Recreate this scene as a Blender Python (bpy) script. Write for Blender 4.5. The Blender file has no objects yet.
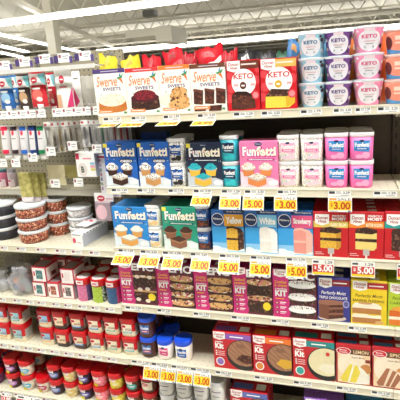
import bpy, math, random
from mathutils import Matrix, Vector
random.seed(7)
S = bpy.context.scene
COL = S.collection
PI = math.pi

# ------------------------------------------------------------------ materials
def lin(h):
    h = h.lstrip('#')
    out = []
    for i in (0, 2, 4):
        v = int(h[i:i+2], 16) / 255
        out.append(v / 12.92 if v <= .04045 else ((v + .055) / 1.055) ** 2.4)
    return (*out, 1)

MATS = {}
def M(h, rough=.45, metal=0.0, var=.04):
    """printed / moulded surface of one colour with a faint procedural mottling"""
    k = (h, rough, metal)
    if k in MATS: return MATS[k]
    m = bpy.data.materials.new('surface_' + h.strip('#')); m.use_nodes = True
    nt = m.node_tree; b = nt.nodes['Principled BSDF']
    b.inputs['Roughness'].default_value = rough
    b.inputs['Metallic'].default_value = metal
    n = nt.nodes.new('ShaderNodeTexNoise'); n.inputs['Scale'].default_value = 35
    tc = nt.nodes.new('ShaderNodeTexCoord'); nt.links.new(tc.outputs['Object'], n.inputs['Vector'])
    r = nt.nodes.new('ShaderNodeValToRGB'); c = lin(h)
    r.color_ramp.elements[0].position = .3; r.color_ramp.elements[1].position = .7
    r.color_ramp.elements[0].color = tuple(x * (1 - var) for x in c[:3]) + (1,)
    r.color_ramp.elements[1].color = tuple(min(1, x * (1 + var)) for x in c[:3]) + (1,)
    nt.links.new(n.outputs['Fac'], r.inputs['Fac']); nt.links.new(r.outputs['Color'], b.inputs['Base Color'])
    MATS[k] = m
    return m

def SP(key, cols, scale, rough=.55):
    """speckled food texture: voronoi cells of a few colours"""
    k = ('sp', key)
    if k in MATS: return MATS[k]
    m = bpy.data.materials.new('speckle_' + key); m.use_nodes = True
    nt = m.node_tree; b = nt.nodes['Principled BSDF']; b.inputs['Roughness'].default_value = rough
    v = nt.nodes.new('ShaderNodeTexVoronoi'); v.inputs['Scale'].default_value = scale
    tc = nt.nodes.new('ShaderNodeTexCoord'); nt.links.new(tc.outputs['Object'], v.inputs['Vector'])
    sep = nt.nodes.new('ShaderNodeSeparateColor'); nt.links.new(v.outputs['Color'], sep.inputs['Color'])
    r = nt.nodes.new('ShaderNodeValToRGB'); r.color_ramp.interpolation = 'CONSTANT'
    e = r.color_ramp.elements
    e[0].position = 0; e[0].color = lin(cols[0][0])
    pos = cols[0][1]
    e[1].position = pos; e[1].color = lin(cols[1][0]); pos += cols[1][1]
    for c, wgt in cols[2:]:
        q = e.new(min(pos, .999)); q.color = lin(c); pos += wgt
    nt.links.new(sep.outputs['Red'], r.inputs['Fac']); nt.links.new(r.outputs['Color'], b.inputs['Base Color'])
    MATS[k] = m
    return m

def DOTS(key, base, dot, pitch, rad, rough=.5):
    """painted steel with a square grid of punched holes (object x and the other in-plane axis)"""
    k = ('dots', key)
    if k in MATS: return MATS[k]
    m = bpy.data.materials.new('punched_' + key); m.use_nodes = True
    nt = m.node_tree; b = nt.nodes['Principled BSDF']; b.inputs['Roughness'].default_value = rough
    tc = nt.nodes.new('ShaderNodeTexCoord'); sx = nt.nodes.new('ShaderNodeSeparateXYZ')
    nt.links.new(tc.outputs['Object'], sx.inputs[0])
    def mth(op, a, bb):
        n = nt.nodes.new('ShaderNodeMath'); n.operation = op
        for i, q in enumerate((a, bb)):
            if q is None: continue
            if isinstance(q, (int, float)): n.inputs[i].default_value = q
            else: nt.links.new(q, n.inputs[i])
        return n.outputs[0]
    tot = None
    for ax in ('X', 'Y' if key == 'deck' else 'Z'):
        f = mth('FRACT', mth('DIVIDE', sx.outputs[ax], pitch), None)
        d = mth('SUBTRACT', f, .5); d2 = mth('MULTIPLY', d, d)
        tot = d2 if tot is None else mth('ADD', tot, d2)
    lt = mth('LESS_THAN', tot, (rad / pitch) ** 2)
    mx = nt.nodes.new('ShaderNodeMix'); mx.data_type = 'RGBA'
    nt.links.new(lt, mx.inputs['Factor']); mx.inputs['A'].default_value = lin(base); mx.inputs['B'].default_value = lin(dot)
    nt.links.new(mx.outputs['Result'], b.inputs['Base Color'])
    MATS[k] = m
    return m

def WAVE(key, a, b):
    k = ('wave', key)
    if k in MATS: return MATS[k]
    m = bpy.data.materials.new('swirled_' + key); m.use_nodes = True; nt = m.node_tree; bs = nt.nodes['Principled BSDF']; bs.inputs['Roughness'].default_value = .35
    w = nt.nodes.new('ShaderNodeTexWave'); w.inputs['Scale'].default_value = 22; w.inputs['Distortion'].default_value = 5; w.bands_direction = 'DIAGONAL'
    tc = nt.nodes.new('ShaderNodeTexCoord'); nt.links.new(tc.outputs['Object'], w.inputs['Vector'])
    r = nt.nodes.new('ShaderNodeValToRGB'); r.color_ramp.elements[0].color = lin(a); r.color_ramp.elements[1].color = lin(b)
    nt.links.new(w.outputs['Fac'], r.inputs['Fac']); nt.links.new(r.outputs['Color'], bs.inputs['Base Color']); MATS[k] = m
    return m

def EMIT(key, col, strength):
    m = bpy.data.materials.new(key); m.use_nodes = True
    b = m.node_tree.nodes['Principled BSDF']
    b.inputs['Base Color'].default_value = (.8, .8, .8, 1)
    b.inputs['Emission Color'].default_value = col; b.inputs['Emission Strength'].default_value = strength
    return m

def CLEAR(key, col, alpha=.35, rough=.15):
    """thin clear plastic: partly see-through film"""
    k = ('clear', key)
    if k in MATS: return MATS[k]
    m = bpy.data.materials.new('clear_' + key); m.use_nodes = True
    b = m.node_tree.nodes['Principled BSDF']
    b.inputs['Base Color'].default_value = lin(col); b.inputs['Roughness'].default_value = rough
    b.inputs['Alpha'].default_value = alpha
    MATS[k] = m
    return m

# ------------------------------------------------------------------ camera model (fitted once, used to read places off the photo)
CP = Vector((1.007, -1.632, 1.758)); FL = 422.7; CX, CY = 225.1, 170.3
AX = Vector((.2192, .2641, -.0313))
ROT = (Matrix.Rotation(AX.length, 3, AX.normalized()) @ Matrix(((1, 0, 0), (0, 0, -1), (0, 1, 0))))   # world -> right, down, forward
r0, r1, r2 = (Vector(ROT[i]) for i in range(3))
cam = bpy.data.cameras.new('camera'); camo = bpy.data.objects.new('camera', cam); COL.objects.link(camo)
rw = Matrix((r0, -r1, -r2)).transposed()
camo.matrix_world = Matrix.Translation(CP) @ rw.to_4x4()
cam.sensor_width = 36; cam.lens = FL / 400 * 36
cam.shift_x = (200 - CX) / 400; cam.shift_y = (CY - 200) / 400
cam.clip_start = .05; cam.clip_end = 300
S.camera = camo

def XP(px, Y, Z):            # x on the line (., Y, Z) seen at column px
    k = (px - CX) / FL; v = r0 - k * r2
    return CP.x - (v.y * (Y - CP.y) + v.z * (Z - CP.z)) / v.x
def ZP(py, X, Y):
    k = (py - CY) / FL; v = r1 - k * r2
    return CP.z - (v.x * (X - CP.x) + v.y * (Y - CP.y)) / v.z
def RAY(px, py): return ROT.transposed() @ Vector(((px - CX) / FL, (py - CY) / FL, 1))
def AT(px, py, Y):
    d = RAY(px, py); return CP + d * ((Y - CP.y) / d.y)
def ATZ(px, py, Z):
    d = RAY(px, py); return CP + d * ((Z - CP.z) / d.z)

# ------------------------------------------------------------------ mesh building
class MB:
    def __init__(s): s.v = []; s.f = []; s.m = []; s.mats = []; s.sm = []
    def mi(s, mat):
        if mat not in s.mats: s.mats.append(mat)
        return s.mats.index(mat)
    def face(s, pts, mat, smooth=False):
        b = len(s.v); s.v += [tuple(p) for p in pts]; s.f.append(tuple(range(b, b + len(pts)))); s.m.append(s.mi(mat)); s.sm.append(smooth)
        return s
    def box(s, x0, y0, z0, x1, y1, z1, mat, bev=0):
        """box, optionally with bevelled vertical and horizontal edges (chamfer)"""
        i = s.mi(mat)
        if bev <= 0:
            b = len(s.v)
            s.v += [(x, y, z) for z in (z0, z1) for y in (y0, y1) for x in (x0, x1)]
            for q in ((0, 2, 3, 1), (4, 5, 7, 6), (0, 1, 5, 4), (2, 6, 7, 3), (0, 4, 6, 2), (1, 3, 7, 5)):
                s.f.append(tuple(b + k for k in q)); s.m.append(i); s.sm.append(False)
            return s
        e = bev; rings = []
        def ring(ins, z):
            b = len(s.v); X0, X1, Y0, Y1 = x0 + ins, x1 - ins, y0 + ins, y1 - ins
            s.v += [(X0 + e, Y0, z), (X1 - e, Y0, z), (X1, Y0 + e, z), (X1, Y1 - e, z), (X1 - e, Y1, z), (X0 + e, Y1, z), (X0, Y1 - e, z), (X0, Y0 + e, z)]
            return list(range(b, b + 8))
        rs = [ring(e, z0), ring(0, z0 + e), ring(0, z1 - e), ring(e, z1)]
        for a, c in zip(rs, rs[1:]):
            for k in range(8):
                s.f.append((a[k], a[(k+1) % 8], c[(k+1) % 8], c[k])); s.m.append(i); s.sm.append(False)
        s.f.append(tuple(reversed(rs[0]))); s.f.append(tuple(rs[-1])); s.m += [i, i]; s.sm += [False, False]
        return s
    def loft(s, prof, mat, n=28, ex=2.0, ay=1.0, cap0=True, cap1=True, cx=0, cy=0, smooth=True):
        """stack of superellipse rings; prof = [(radius_x, z), ...]; ex = squareness; ay = depth/width"""
        i = s.mi(mat); rings = []
        for r, z in prof:
            b = len(s.v)
            for k in range(n):
                t = 2 * PI * k / n; c, d = math.cos(t), math.sin(t)
                s.v.append((cx + r * math.copysign(abs(c) ** (2 / ex), c), cy + r * ay * math.copysign(abs(d) ** (2 / ex), d), z))
            rings.append(b)
        for a, c in zip(rings, rings[1:]):
            for k in range(n):
                s.f.append((a + k, a + (k+1) % n, c + (k+1) % n, c + k)); s.m.append(i); s.sm.append(smooth)
        if cap0: s.f.append(tuple(rings[0] + k for k in reversed(range(n)))); s.m.append(i); s.sm.append(False)
        if cap1: s.f.append(tuple(rings[-1] + k for k in range(n))); s.m.append(i); s.sm.append(False)
        return s
    def tube(s, p, q, r, mat, n=8):
        p = Vector(p); q = Vector(q); d = (q - p).normalized()
        u = d.orthogonal().normalized(); w = d.cross(u); i = s.mi(mat); b = len(s.v)
        for c in (p, q):
            for k in range(n):
                t = 2 * PI * k / n; s.v.append(tuple(c + r * (math.cos(t) * u + math.sin(t) * w)))
        for k in range(n):
            s.f.append((b + k, b + (k+1) % n, b + n + (k+1) % n, b + n + k)); s.m.append(i); s.sm.append(True)
        s.f.append(tuple(b + k for k in reversed(range(n)))); s.f.append(tuple(b + n + k for k in range(n))); s.m += [i, i]; s.sm += [False, False]
        return s
    def grid(s, fn, nu, nv, mat, smooth=True):
        i = s.mi(mat); b = len(s.v)
        for a in range(nv + 1):
            for c in range(nu + 1): s.v.append(tuple(fn(c / nu, a / nv)))
        for a in range(nv):
            for c in range(nu):
                o = b + a * (nu + 1) + c
                s.f.append((o, o + 1, o + nu + 2, o + nu + 1)); s.m.append(i); s.sm.append(smooth)
        return s
    def prism(s, pts, y0, y1, mat):
        """outline in x-z extruded from y0 to y1"""
        i = s.mi(mat); n = len(pts); b = len(s.v)
        s.v += [(x, y0, z) for x, z in pts] + [(x, y1, z) for x, z in pts]
        s.f.append(tuple(b + k for k in range(n))); s.f.append(tuple(b + n + k for k in reversed(range(n)))); s.m += [i, i]; s.sm += [False, False]
        for k in range(n):
            s.f.append((b + k, b + n + k, b + n + (k+1) % n, b + (k+1) % n)); s.m.append(i); s.sm.append(False)
        return s
    def build(s, name, parent=None, loc=None, rotz=0, label=None):
        me = bpy.data.meshes.new(name); me.from_pydata(s.v, [], s.f)
        for m in s.mats: me.materials.append(m)
        me.polygons.foreach_set('material_index', s.m); me.polygons.foreach_set('use_smooth', s.sm)
        me.update()
        o = bpy.data.objects.new(name, me); COL.objects.link(o)
        if parent: o.parent = parent
        if loc is not None: o.location = loc
        o.rotation_euler[2] = rotz
        if label: o['label'] = label
        return o

def tag(o, label, cat, group=None):
    o['label'] = label; o['category'] = cat
    if group: o['group'] = group
    return o
def struct(o): o['kind'] = 'structure'; return o
def empty(name, loc, label, cat, group=None, rotz=0):
    o = bpy.data.objects.new(name, None); o.empty_display_size = .03; COL.objects.link(o)
    o.location = loc; o.rotation_euler[2] = rotz
    return tag(o, label, cat, group)
def tree(o, parent=None):
    c = o.copy(); COL.objects.link(c)
    if parent: c.parent = parent
    for ch in list(o.children): tree(ch, c)
    return c
def dup(o, loc, label, group=None, rotz=None):
    c = tree(o); c.location = loc; c['label'] = label
    if group: c['group'] = group
    if rotz is not None: c.rotation_euler[2] = rotz
    return c

# ------------------------------------------------------------------ printing: flat ink shapes mapped on a face or round a tub
GLY = {}
def glyphs(text, bold=0, shear=0):
    k = (text, bold, shear)
    if k in GLY: return GLY[k]
    cu = bpy.data.curves.new('t', 'FONT'); cu.body = text; cu.resolution_u = 3; cu.offset = bold; cu.shear = shear
    ob = bpy.data.objects.new('t', cu); COL.objects.link(ob)
    bpy.context.view_layer.update()
    me = bpy.data.meshes.new_from_object(ob.evaluated_get(bpy.context.evaluated_depsgraph_get()))
    vs = [v.co.copy() for v in me.vertices]; ps = [tuple(p.vertices) for p in me.polygons]
    bpy.data.objects.remove(ob); bpy.data.meshes.remove(me); bpy.data.curves.remove(cu)
    x0 = min(v.x for v in vs); x1 = max(v.x for v in vs); y0 = min(v.y for v in vs); y1 = max(v.y for v in vs)
    out = [[((vs[i].x - x0) / (x1 - x0), (vs[i].y - y0) / (y1 - y0)) for i in p] for p in ps]
    GLY[k] = out
    return out

class Art:
    def __init__(s): s.e = []
    def P(s, part, mat, pts): s.e.append((part, mat, [pts])); return s
    def R(s, part, mat, u0, v0, u1, v1): return s.P(part, mat, [(u0, v0), (u1, v0), (u1, v1), (u0, v1)])
    def E(s, part, mat, cu, cv, ru, rv, n=20, a0=0, a1=360):
        full = a1 - a0 >= 360
        return s.P(part, mat, [(cu + ru * math.cos(math.radians(a0 + (a1 - a0) * k / (n if full else n - 1))), cv + rv * math.sin(math.radians(a0 + (a1 - a0) * k / (n if full else n - 1)))) for k in range(n)])
    def T(s, part, mat, text, u0, v0, u1, v1, bold=.01, shear=0):
        s.e.append((part, mat, [[(u0 + (u1 - u0) * x, v0 + (v1 - v0) * y) for x, y in p] for p in glyphs(text, bold, shear)])); return s
    def rot(s, n0, cu, cv, deg, asp):
        """turn the elements from index n0 on about (cu, cv); asp = width/height of the face"""
        c, d = math.cos(math.radians(deg)), math.sin(math.radians(deg))
        for i in range(n0, len(s.e)):
            p, m, polys = s.e[i]
            s.e[i] = (p, m, [[(cu + ((u - cu) * asp * c - (v - cv) * d) / asp, cv + ((u - cu) * asp * d + (v - cv) * c)) for u, v in q] for q in polys])
        return s
    def put(s, mapper, parent, cols=1, eps=.00006):
        parts = {}
        for li, (part, mat, polys) in enumerate(s.e):
            mb = parts.setdefault(part, MB())
            for q in polys:
                if cols > 1 and max(u for u, v in q) - min(u for u, v in q) > 1.0 / cols:
                    for k in range(cols):
                        c = clip(clip(q, k / cols, 1), (k + 1) / cols, -1)
                        if len(c) > 2: mb.face([mapper(u, v, eps * (li + 1)) for u, v in c], mat)
                else: mb.face([mapper(u, v, eps * (li + 1)) for u, v in q], mat)
        for k, mb in parts.items(): mb.build(k.split('#')[0], parent)

def clip(q, x, sgn):
    out = []
    for a, b in zip(q, q[1:] + q[:1]):
        da, db = sgn * (a[0] - x), sgn * (b[0] - x)
        if da >= 0: out.append(a)
        if da * db < 0:
            t = da / (da - db); out.append((x, a[1] + t * (b[1] - a[1])))
    return out
def front(w, h, y=0.0): return lambda u, v, e: (-w / 2 + u * w, y - e, v * h)
def topf(w, d, h): return lambda u, v, e: (-w / 2 + u * w, v * d, h + e)
def sidef(w, d, h): return lambda u, v, e: (w / 2 + e, u * d, v * h)
def roundf(rfn, h0, h1, span, ex=2.0, ay=1.0, cy=0.0):
    def f(u, v, e):
        z = h0 + (h1 - h0) * v; r = rfn(z) + e + .0006; t = -PI / 2 + (u - .5) * span
        c, d = math.cos(t), math.sin(t)
        return (r * math.copysign(abs(c) ** (2 / ex), c), cy + r * ay * math.copysign(abs(d) ** (2 / ex), d), z)
    return f
EXPO, AMB, LAMP, FAR = -.66, .05, 68, 18

# ------------------------------------------------------------------ render look
S.view_settings.view_transform = 'Standard'; S.view_settings.look = 'None'
S.view_settings.gamma = 1; S.view_settings.use_curve_mapping = False
S.view_settings.exposure = EXPO
wd = bpy.data.worlds.new('store_light'); S.world = wd; wd.use_nodes = True
bg = wd.node_tree.nodes['Background']; bg.inputs['Color'].default_value = (1, .985, .95, 1); bg.inputs['Strength'].default_value = AMB

# ------------------------------------------------------------------ the setting
CREAM = M('#ddd7c0', .4); STEEL = M('#b9b6aa', .4); DARK = M('#2b2723', .6)
WHITE = M('#f1f1ee', .45); INK = M('#3a3b40', .5); GREY = M('#8d9092', .5)
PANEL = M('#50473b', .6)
PEG = DOTS('peg', '#9c957e', '#4a463c', .0254, .0042)
DECK = DOTS('deck', '#d2ccb6', '#aaa490', .03, .0034)
DEP = .27                                   # shelf depth to the back panel
W4 = 1.219
SZ = {1: 1.632, 2: 1.317, 3: 1.030, 4: .741, 5: .450, 6: .145}
LZ = {3: 1.012, 4: .723, 5: .447, 6: .145}

FLOORM = M('#c9c4b8', .25)
struct(MB().box(-40, -25, -.05, 40, 60, 0, FLOORM).build('floor'))
CEILM = bpy.data.materials.new('ribbed_roof_deck'); CEILM.use_nodes = True
_nt = CEILM.node_tree; _b = _nt.nodes['Principled BSDF']; _b.inputs['Roughness'].default_value = .6
_b.inputs['Base Color'].default_value = lin('#d4d0c3')
_w = _nt.nodes.new('ShaderNodeTexWave'); _w.bands_direction = 'Y'; _w.inputs['Scale'].default_value = 1.2
_t = _nt.nodes.new('ShaderNodeTexCoord'); _nt.links.new(_t.outputs['Object'], _w.inputs['Vector'])
_bp = _nt.nodes.new('ShaderNodeBump'); _bp.inputs['Strength'].default_value = .6; _bp.inputs['Distance'].default_value = .05
_nt.links.new(_w.outputs['Fac'], _bp.inputs['Height']); _nt.links.new(_bp.outputs['Normal'], _b.inputs['Normal'])
struct(MB().box(-40, -25, 6.1, 40, 60, 6.2, CEILM).build('ceiling'))
struct(MB().box(-40, 60, 0, 40, 60.2, 6.1, M('#c8c3b3', .7)).build('wall_back'))
struct(MB().box(-40.2, -25, 0, -40, 60, 6.1, M('#c8c3b3', .7)).build('wall_left'))

# roof joists running along the aisle shelf
JO = M('#dad5c7', .5)
for i, y in enumerate((7.0, 11.5, 16.2, 21.0, 26.0, 31.5, 36.0, 41.0, 46.0, 51.0)):
    t = empty('roof_joist', (0, y, 5.12), 'pale zigzag webbed roof joist, %s counting away from the shelf' % ('first', 'second', 'third', 'fourth', 'fifth', 'sixth', 'seventh', 'eighth', 'ninth', 'tenth')[i], 'joist', 'open web roof joists')
    x0, x1 = -36, 18
    MB().box(x0, -.08, .86, x1, .08, .98, JO).build('top_chord', t)
    MB().box(x0, -.06, -.06, x1, .06, .06, JO).build('bottom_chord', t)
    mb = MB(); n = 44
    for k in range(n):
        a = x0 + (x1 - x0) * k / n; b = a + (x1 - x0) / n; m_ = (a + b) / 2
        mb.tube((a, 0, .06), (m_, 0, .86), .03, JO, 5).tube((m_, 0, .86), (b, 0, .06), .025, JO, 5)
    mb.build('web', t)
# girder, duct, post, speaker
g0, g1 = ATZ(58, 22, 5.0), ATZ(112, 47, 5.0)
gm = MB(); d = (g1 - g0).normalized(); u = Vector((-d.y, d.x, 0))
def beam(mb, p, q, hw, z0, z1, mat):
    d = (q - p); d.z = 0; d.normalize(); u = Vector((-d.y, d.x, 0)) * hw
    lo = [p - u, q - u, q + u, p + u]
    for a in (z0, z1): mb.v += [(w.x, w.y, a) for w in lo]
    b = len(mb.v) - 8
    for q4 in ((3, 2, 1, 0), (4, 5, 6, 7), (0, 1, 5, 4), (1, 2, 6, 5), (2, 3, 7, 6), (3, 0, 4, 7)):
        mb.f.append(tuple(b + k for k in q4)); mb.m.append(mb.mi(mat)); mb.sm.append(False)
    return mb
gt = tag(beam(MB(), g0 - d * 6, g1 + d * 4, .12, 4.95, 5.13, JO).build('roof_girder'), 'long pale girder crossing under the joists at upper left', 'girder')
p = ATZ(51, 20, 4.9)
tag(MB().box(p.x - .22, p.y - .22, 0, p.x + .22, p.y + .22, 6.1, M('#d4cfbf', .5)).build('column'), 'square cream column rising to the roof at upper left', 'column')
DU = M('#e0dbcc', .45)
ca = AT(171, 25, 19.0); cb = AT(171, 41, 19.0)
t = empty('air_duct', (ca.x, 19.0, cb.z), 'cream boxed air duct hanging under the roof, left of centre', 'duct')
hd = ca.z - cb.z
MB().box(-.9, 0, 0, 0, 2.2, hd, DU, .02).build('plenum', t)
MB().box(-2.6, .1, hd * .45, -.9, 1.9, hd * .95, DU, .02).build('trunk', t)
MB().box(-.06, -.04, -.04, .04, 2.24, .04, DU).build('flange', t)
for x_ in (-.8, -2.3): MB().tube((x_, 1, hd * .9), (x_, 1, 6.1 - cb.z), .02, JO, 5).build('hanger', t)
q = AT(150, 13.5, 11.0)
t = empty('ceiling_speaker', (q.x, 11, q.z), 'dark box speaker hung beside the air duct', 'speaker')
MB().box(-.2, -.15, -.1, .2, .15, .1, M('#6a6a64', .6), .03).build('body', t); MB().box(-.16, -.165, -.07, .16, -.15, .07, M('#54544f', .7)).build('grille', t)
MB().tube((0, 0, .1), (0, 0, 6.1 - q.z), .015, JO).build('bracket', t)

# strip lights
TUBE = EMIT('fluorescent_tube', (1, .99, .965, 1), LAMP); TUBE_FAR = EMIT('fluorescent_tube_far', (1, .99, .965, 1), FAR)
HOUS = M('#d8d5c8', .5)
def strip(p, q, label, z=4.7, hw=.11, tube=None, hood=.45, th=.03):
    p = Vector(p); q = Vector(q); c = (p + q) / 2; L = (q - p).length; ang = math.atan2(q.y - p.y, q.x - p.x)
    t = empty('strip_light', (c.x, c.y, z), label, 'light', 'fluorescent strip lights', ang)
    MB().box(-L / 2, -hw * hood, .03, L / 2, hw * hood, .11, HOUS).build('housing', t)
    MB().box(-L / 2 + .02, -hw, -th, L / 2 - .02, hw, .028, tube or TUBE_FAR).build('tube', t)
    mb = MB()
    for k in range(6): mb.tube((-L / 2 + L * (k + .5) / 6, 0, .11), (-L / 2 + L * (k + .5) / 6, 0, .5), .012, JO, 5)
    mb.build('hanger', t)
def zl(a, b, z=4.7): return ATZ(*a, z), ATZ(*b, z)
p, q = zl((0, 22.5), (142, 4)); d = q - p; strip(p - d * 1.2, q + d * 1.5, 'long strip light crossing the top left corner of the ceiling', hw=.15, th=.12)
p, q = zl((98, 50.8), (400, 25)); strip(p, q + (q - p) * .3, 'long strip light running above the tops of the boxes', hw=.3, th=.24)
p, q = zl((0, 34.6), (104, 57), 4.95); strip(p - (q - p) * .2, q, 'receding strip light at far left, nearest of the receding ones', z=4.95, hw=.16)
p, q = zl((0, 46), (27, 52)); strip(p, q, 'short receding strip light at far left, middle one', hw=.18)
p, q = zl((0, 52.5), (22, 57)); strip(p, q, 'short receding strip light at far left, lowest and farthest', hw=.18)
for y in (-1.6, 5.6): strip((-14, y, 0), (14, y, 0), tube=TUBE if y < 0 else None, hood=1.15 if y < 0 else .45, hw=.16, label= 'overhead strip light over the aisle in front of the shelves' if y < 0 else 'overhead strip light over the next aisle, above the view')

# bays: back panel, uprights, kick base
def bay(x0, label, panel):
    t = empty('shelf_bay', (x0, 0, 0), label, 'shelving')
    MB().box(.0005, DEP, 0, W4 - .0005, DEP + .02, 1.93 if panel is PEG else 1.79, panel).build('back_panel', t)
    for x in (.016,):
        mb = MB().box(x - .014, DEP - .012, .08, x + .014, DEP, 1.93 if panel is PEG else 1.79, panel)
        for k in range(33): 
            z = .12 + k * .05; mb.box(x - .004, DEP - .0128, z, x + .004, DEP - .0121, z + .026, DARK)
        mb.build('upright', t)
    return t
bay(-W4, 'left shelving bay with punched pegboard back, hung with decorating tools', PEG)
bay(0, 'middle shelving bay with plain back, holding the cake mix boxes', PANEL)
for x_, n_ in ((-W4, 'left'), (0, 'middle'), (W4, 'right')):
    tag(MB().box(x_ + .001, .02, 0, x_ + W4 - .001, DEP - .015, .09, M('#6f6a60', .5)).box(x_ + .001, .012, .02, x_ + W4 - .001, .0199, .09, M('#7a756a', .5)).build('base_plinth'), 'dark kick plinth under the %s bay, below the view' % n_, 'plinth')
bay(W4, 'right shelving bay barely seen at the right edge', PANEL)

def shelf(x0, x1, z, label, labels=(), lip=.032, y0=0.0, step=.024, digits=True, rail=CREAM):
    t = tag(MB().box(x0 + .002, y0 + .004, z - .012, x1 - .002, DEP - .014, z, DECK).build('shelf', loc=None), label, 'shelf')
    mb = MB()
    mb.face([(x0 + .001, y0 - .002, z), (x1 - .001, y0 - .002, z), (x1 - .001, y0 + .004, z), (x0 + .001, y0 + .004, z)], rail)
    mb.box(x0 + .001, y0 - .004, z - lip, x1 - .001, y0 + .0035, z - .0005, rail)
    mb.box(x0 + .001, y0 - .007, z - lip, x1 - .001, y0 - .004, z - lip + .004, rail)
    mb.box(x0 + .001, y0 - .006, z - .004, x1 - .001, y0 - .004, z - .0005, rail)
    mb.build('price_rail', t)
    for x in (x0 + .006, x1 - .006):
        MB().prism([(x - .003, z - .013), (x + .003, z - .013), (x + .003, z - .05), (x - .003, z - .05)], y0 + .06, DEP - .014, rail).build('bracket', t)
    for i, (a, b) in enumerate(labels):
        xa = XP(a, y0 - .005, z - .015); xb = XP(b, y0 - .005, z - .015); w = xb - xa
        m = MB(); h = .021; zz = z - .026
        m.box(xa, y0 - .0052, zz, xb, y0 - .0045, zz + h, WHITE)
        def rr(u0, v0, u1, v1, mat): m.face([(xa + w * u0, y0 - .0055, zz + h * v0), (xa + w * u1, y0 - .0055, zz + h * v0), (xa + w * u1, y0 - .0055, zz + h * v1), (xa + w * u0, y0 - .0055, zz + h * v1)], mat)
        if digits:
            rr(.05, .42, .3, .9, INK); rr(.36, .5, .58, .62, GREY); rr(.36, .75, .56, .86, GREY); rr(.55, .12, .9, .24, GREY)
            for pl in glyphs(('1.29', '2.25', '1.79', '3.29')[i % 4], .02):
                m.face([(xa + w * (.66 + .28 * u_), y0 - .0055, zz + h * (.45 + .45 * v_)) for u_, v_ in pl], INK)
        else:
            rr(.08, .35, .34, .85, M('#8a4a52')); rr(.42, .6, .9, .72, GREY); rr(.42, .3, .8, .4, GREY)
        m.build('shelf_label', t)
    return t
shelf(0, W4, SZ[1], 'top shelf of the middle bay carrying the low sugar mixes', [(103, 121), (131, 146), (163, 180), (197, 216), (233, 254), (261, 281), (300, 322), (333, 352), (355, 371), (377, 399)])
shelf(0, W4, SZ[2], 'second shelf of the middle bay, empty at its right end', [(111, 128), (137, 155), (168, 184), (193, 212), (221, 241), (244, 265), (277, 297), (328, 351), (373, 397)])
shelf(0, W4, SZ[3], 'third shelf of the middle bay carrying the blue and red cake mixes', [(118, 134), (140, 158), (162, 182), (190, 208), (219, 240), (250, 271), (286, 306), (312, 334), (351, 374)])
shelf(0, W4, SZ[4], 'fourth shelf of the middle bay carrying the magenta cookie kits', [(125, 142), (157, 171), (193, 210), (231, 250), (271, 289), (311, 329), (348, 367)])
shelf(0, W4, SZ[5], 'fifth shelf of the middle bay carrying tubs and red kits', [(131, 150), (151, 168), (171, 188), (190, 210), (215, 232), (254, 273), (293, 312), (336, 357), (371, 391)])
shelf(0, W4, SZ[6], 'bottom shelf of the middle bay', [(150, 165), (190, 205)])
for k in range(1, 7): shelf(W4, 2 * W4, SZ[k], 'shelf at the right edge of the view, %s from the top' % ('first', 'second', 'third', 'fourth', 'fifth', 'sixth')[k - 1], [(400, 420)])
shelf(-W4, 0, LZ[3], 'left bay shelf carrying the round sprinkle tubs', [(1, 8), (16, 26), (36, 46), (55, 66), (71, 82), (89, 100)], digits=False)
shelf(-W4, 0, LZ[4], 'left bay shelf carrying sprinkle jars and small red and white boxes', [(0, 6), (13, 22), (26, 34), (37, 46), (52, 60), (64, 72), (78, 87), (91, 100), (105, 115)], digits=False)
shelf(-W4, 0, LZ[5], 'left bay shelf carrying the square red lidded frosting tubs', [(0, 8), (11, 20), (24, 33), (37, 46), (50, 60), (64, 74), (78, 88), (92, 102), (107, 117)], digits=False)
shelf(-W4, 0, LZ[6], 'lowest shelf of the left bay carrying the whipped frosting tubs', [(0, 10), (14, 24), (28, 38), (42, 52), (58, 70)], digits=False)
t = shelf(-W4, 0, 1.262, 'narrow grey ledge under the pegboard', [], lip=.03, y0=.15, rail=M('#b9b5a6', .4))

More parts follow.
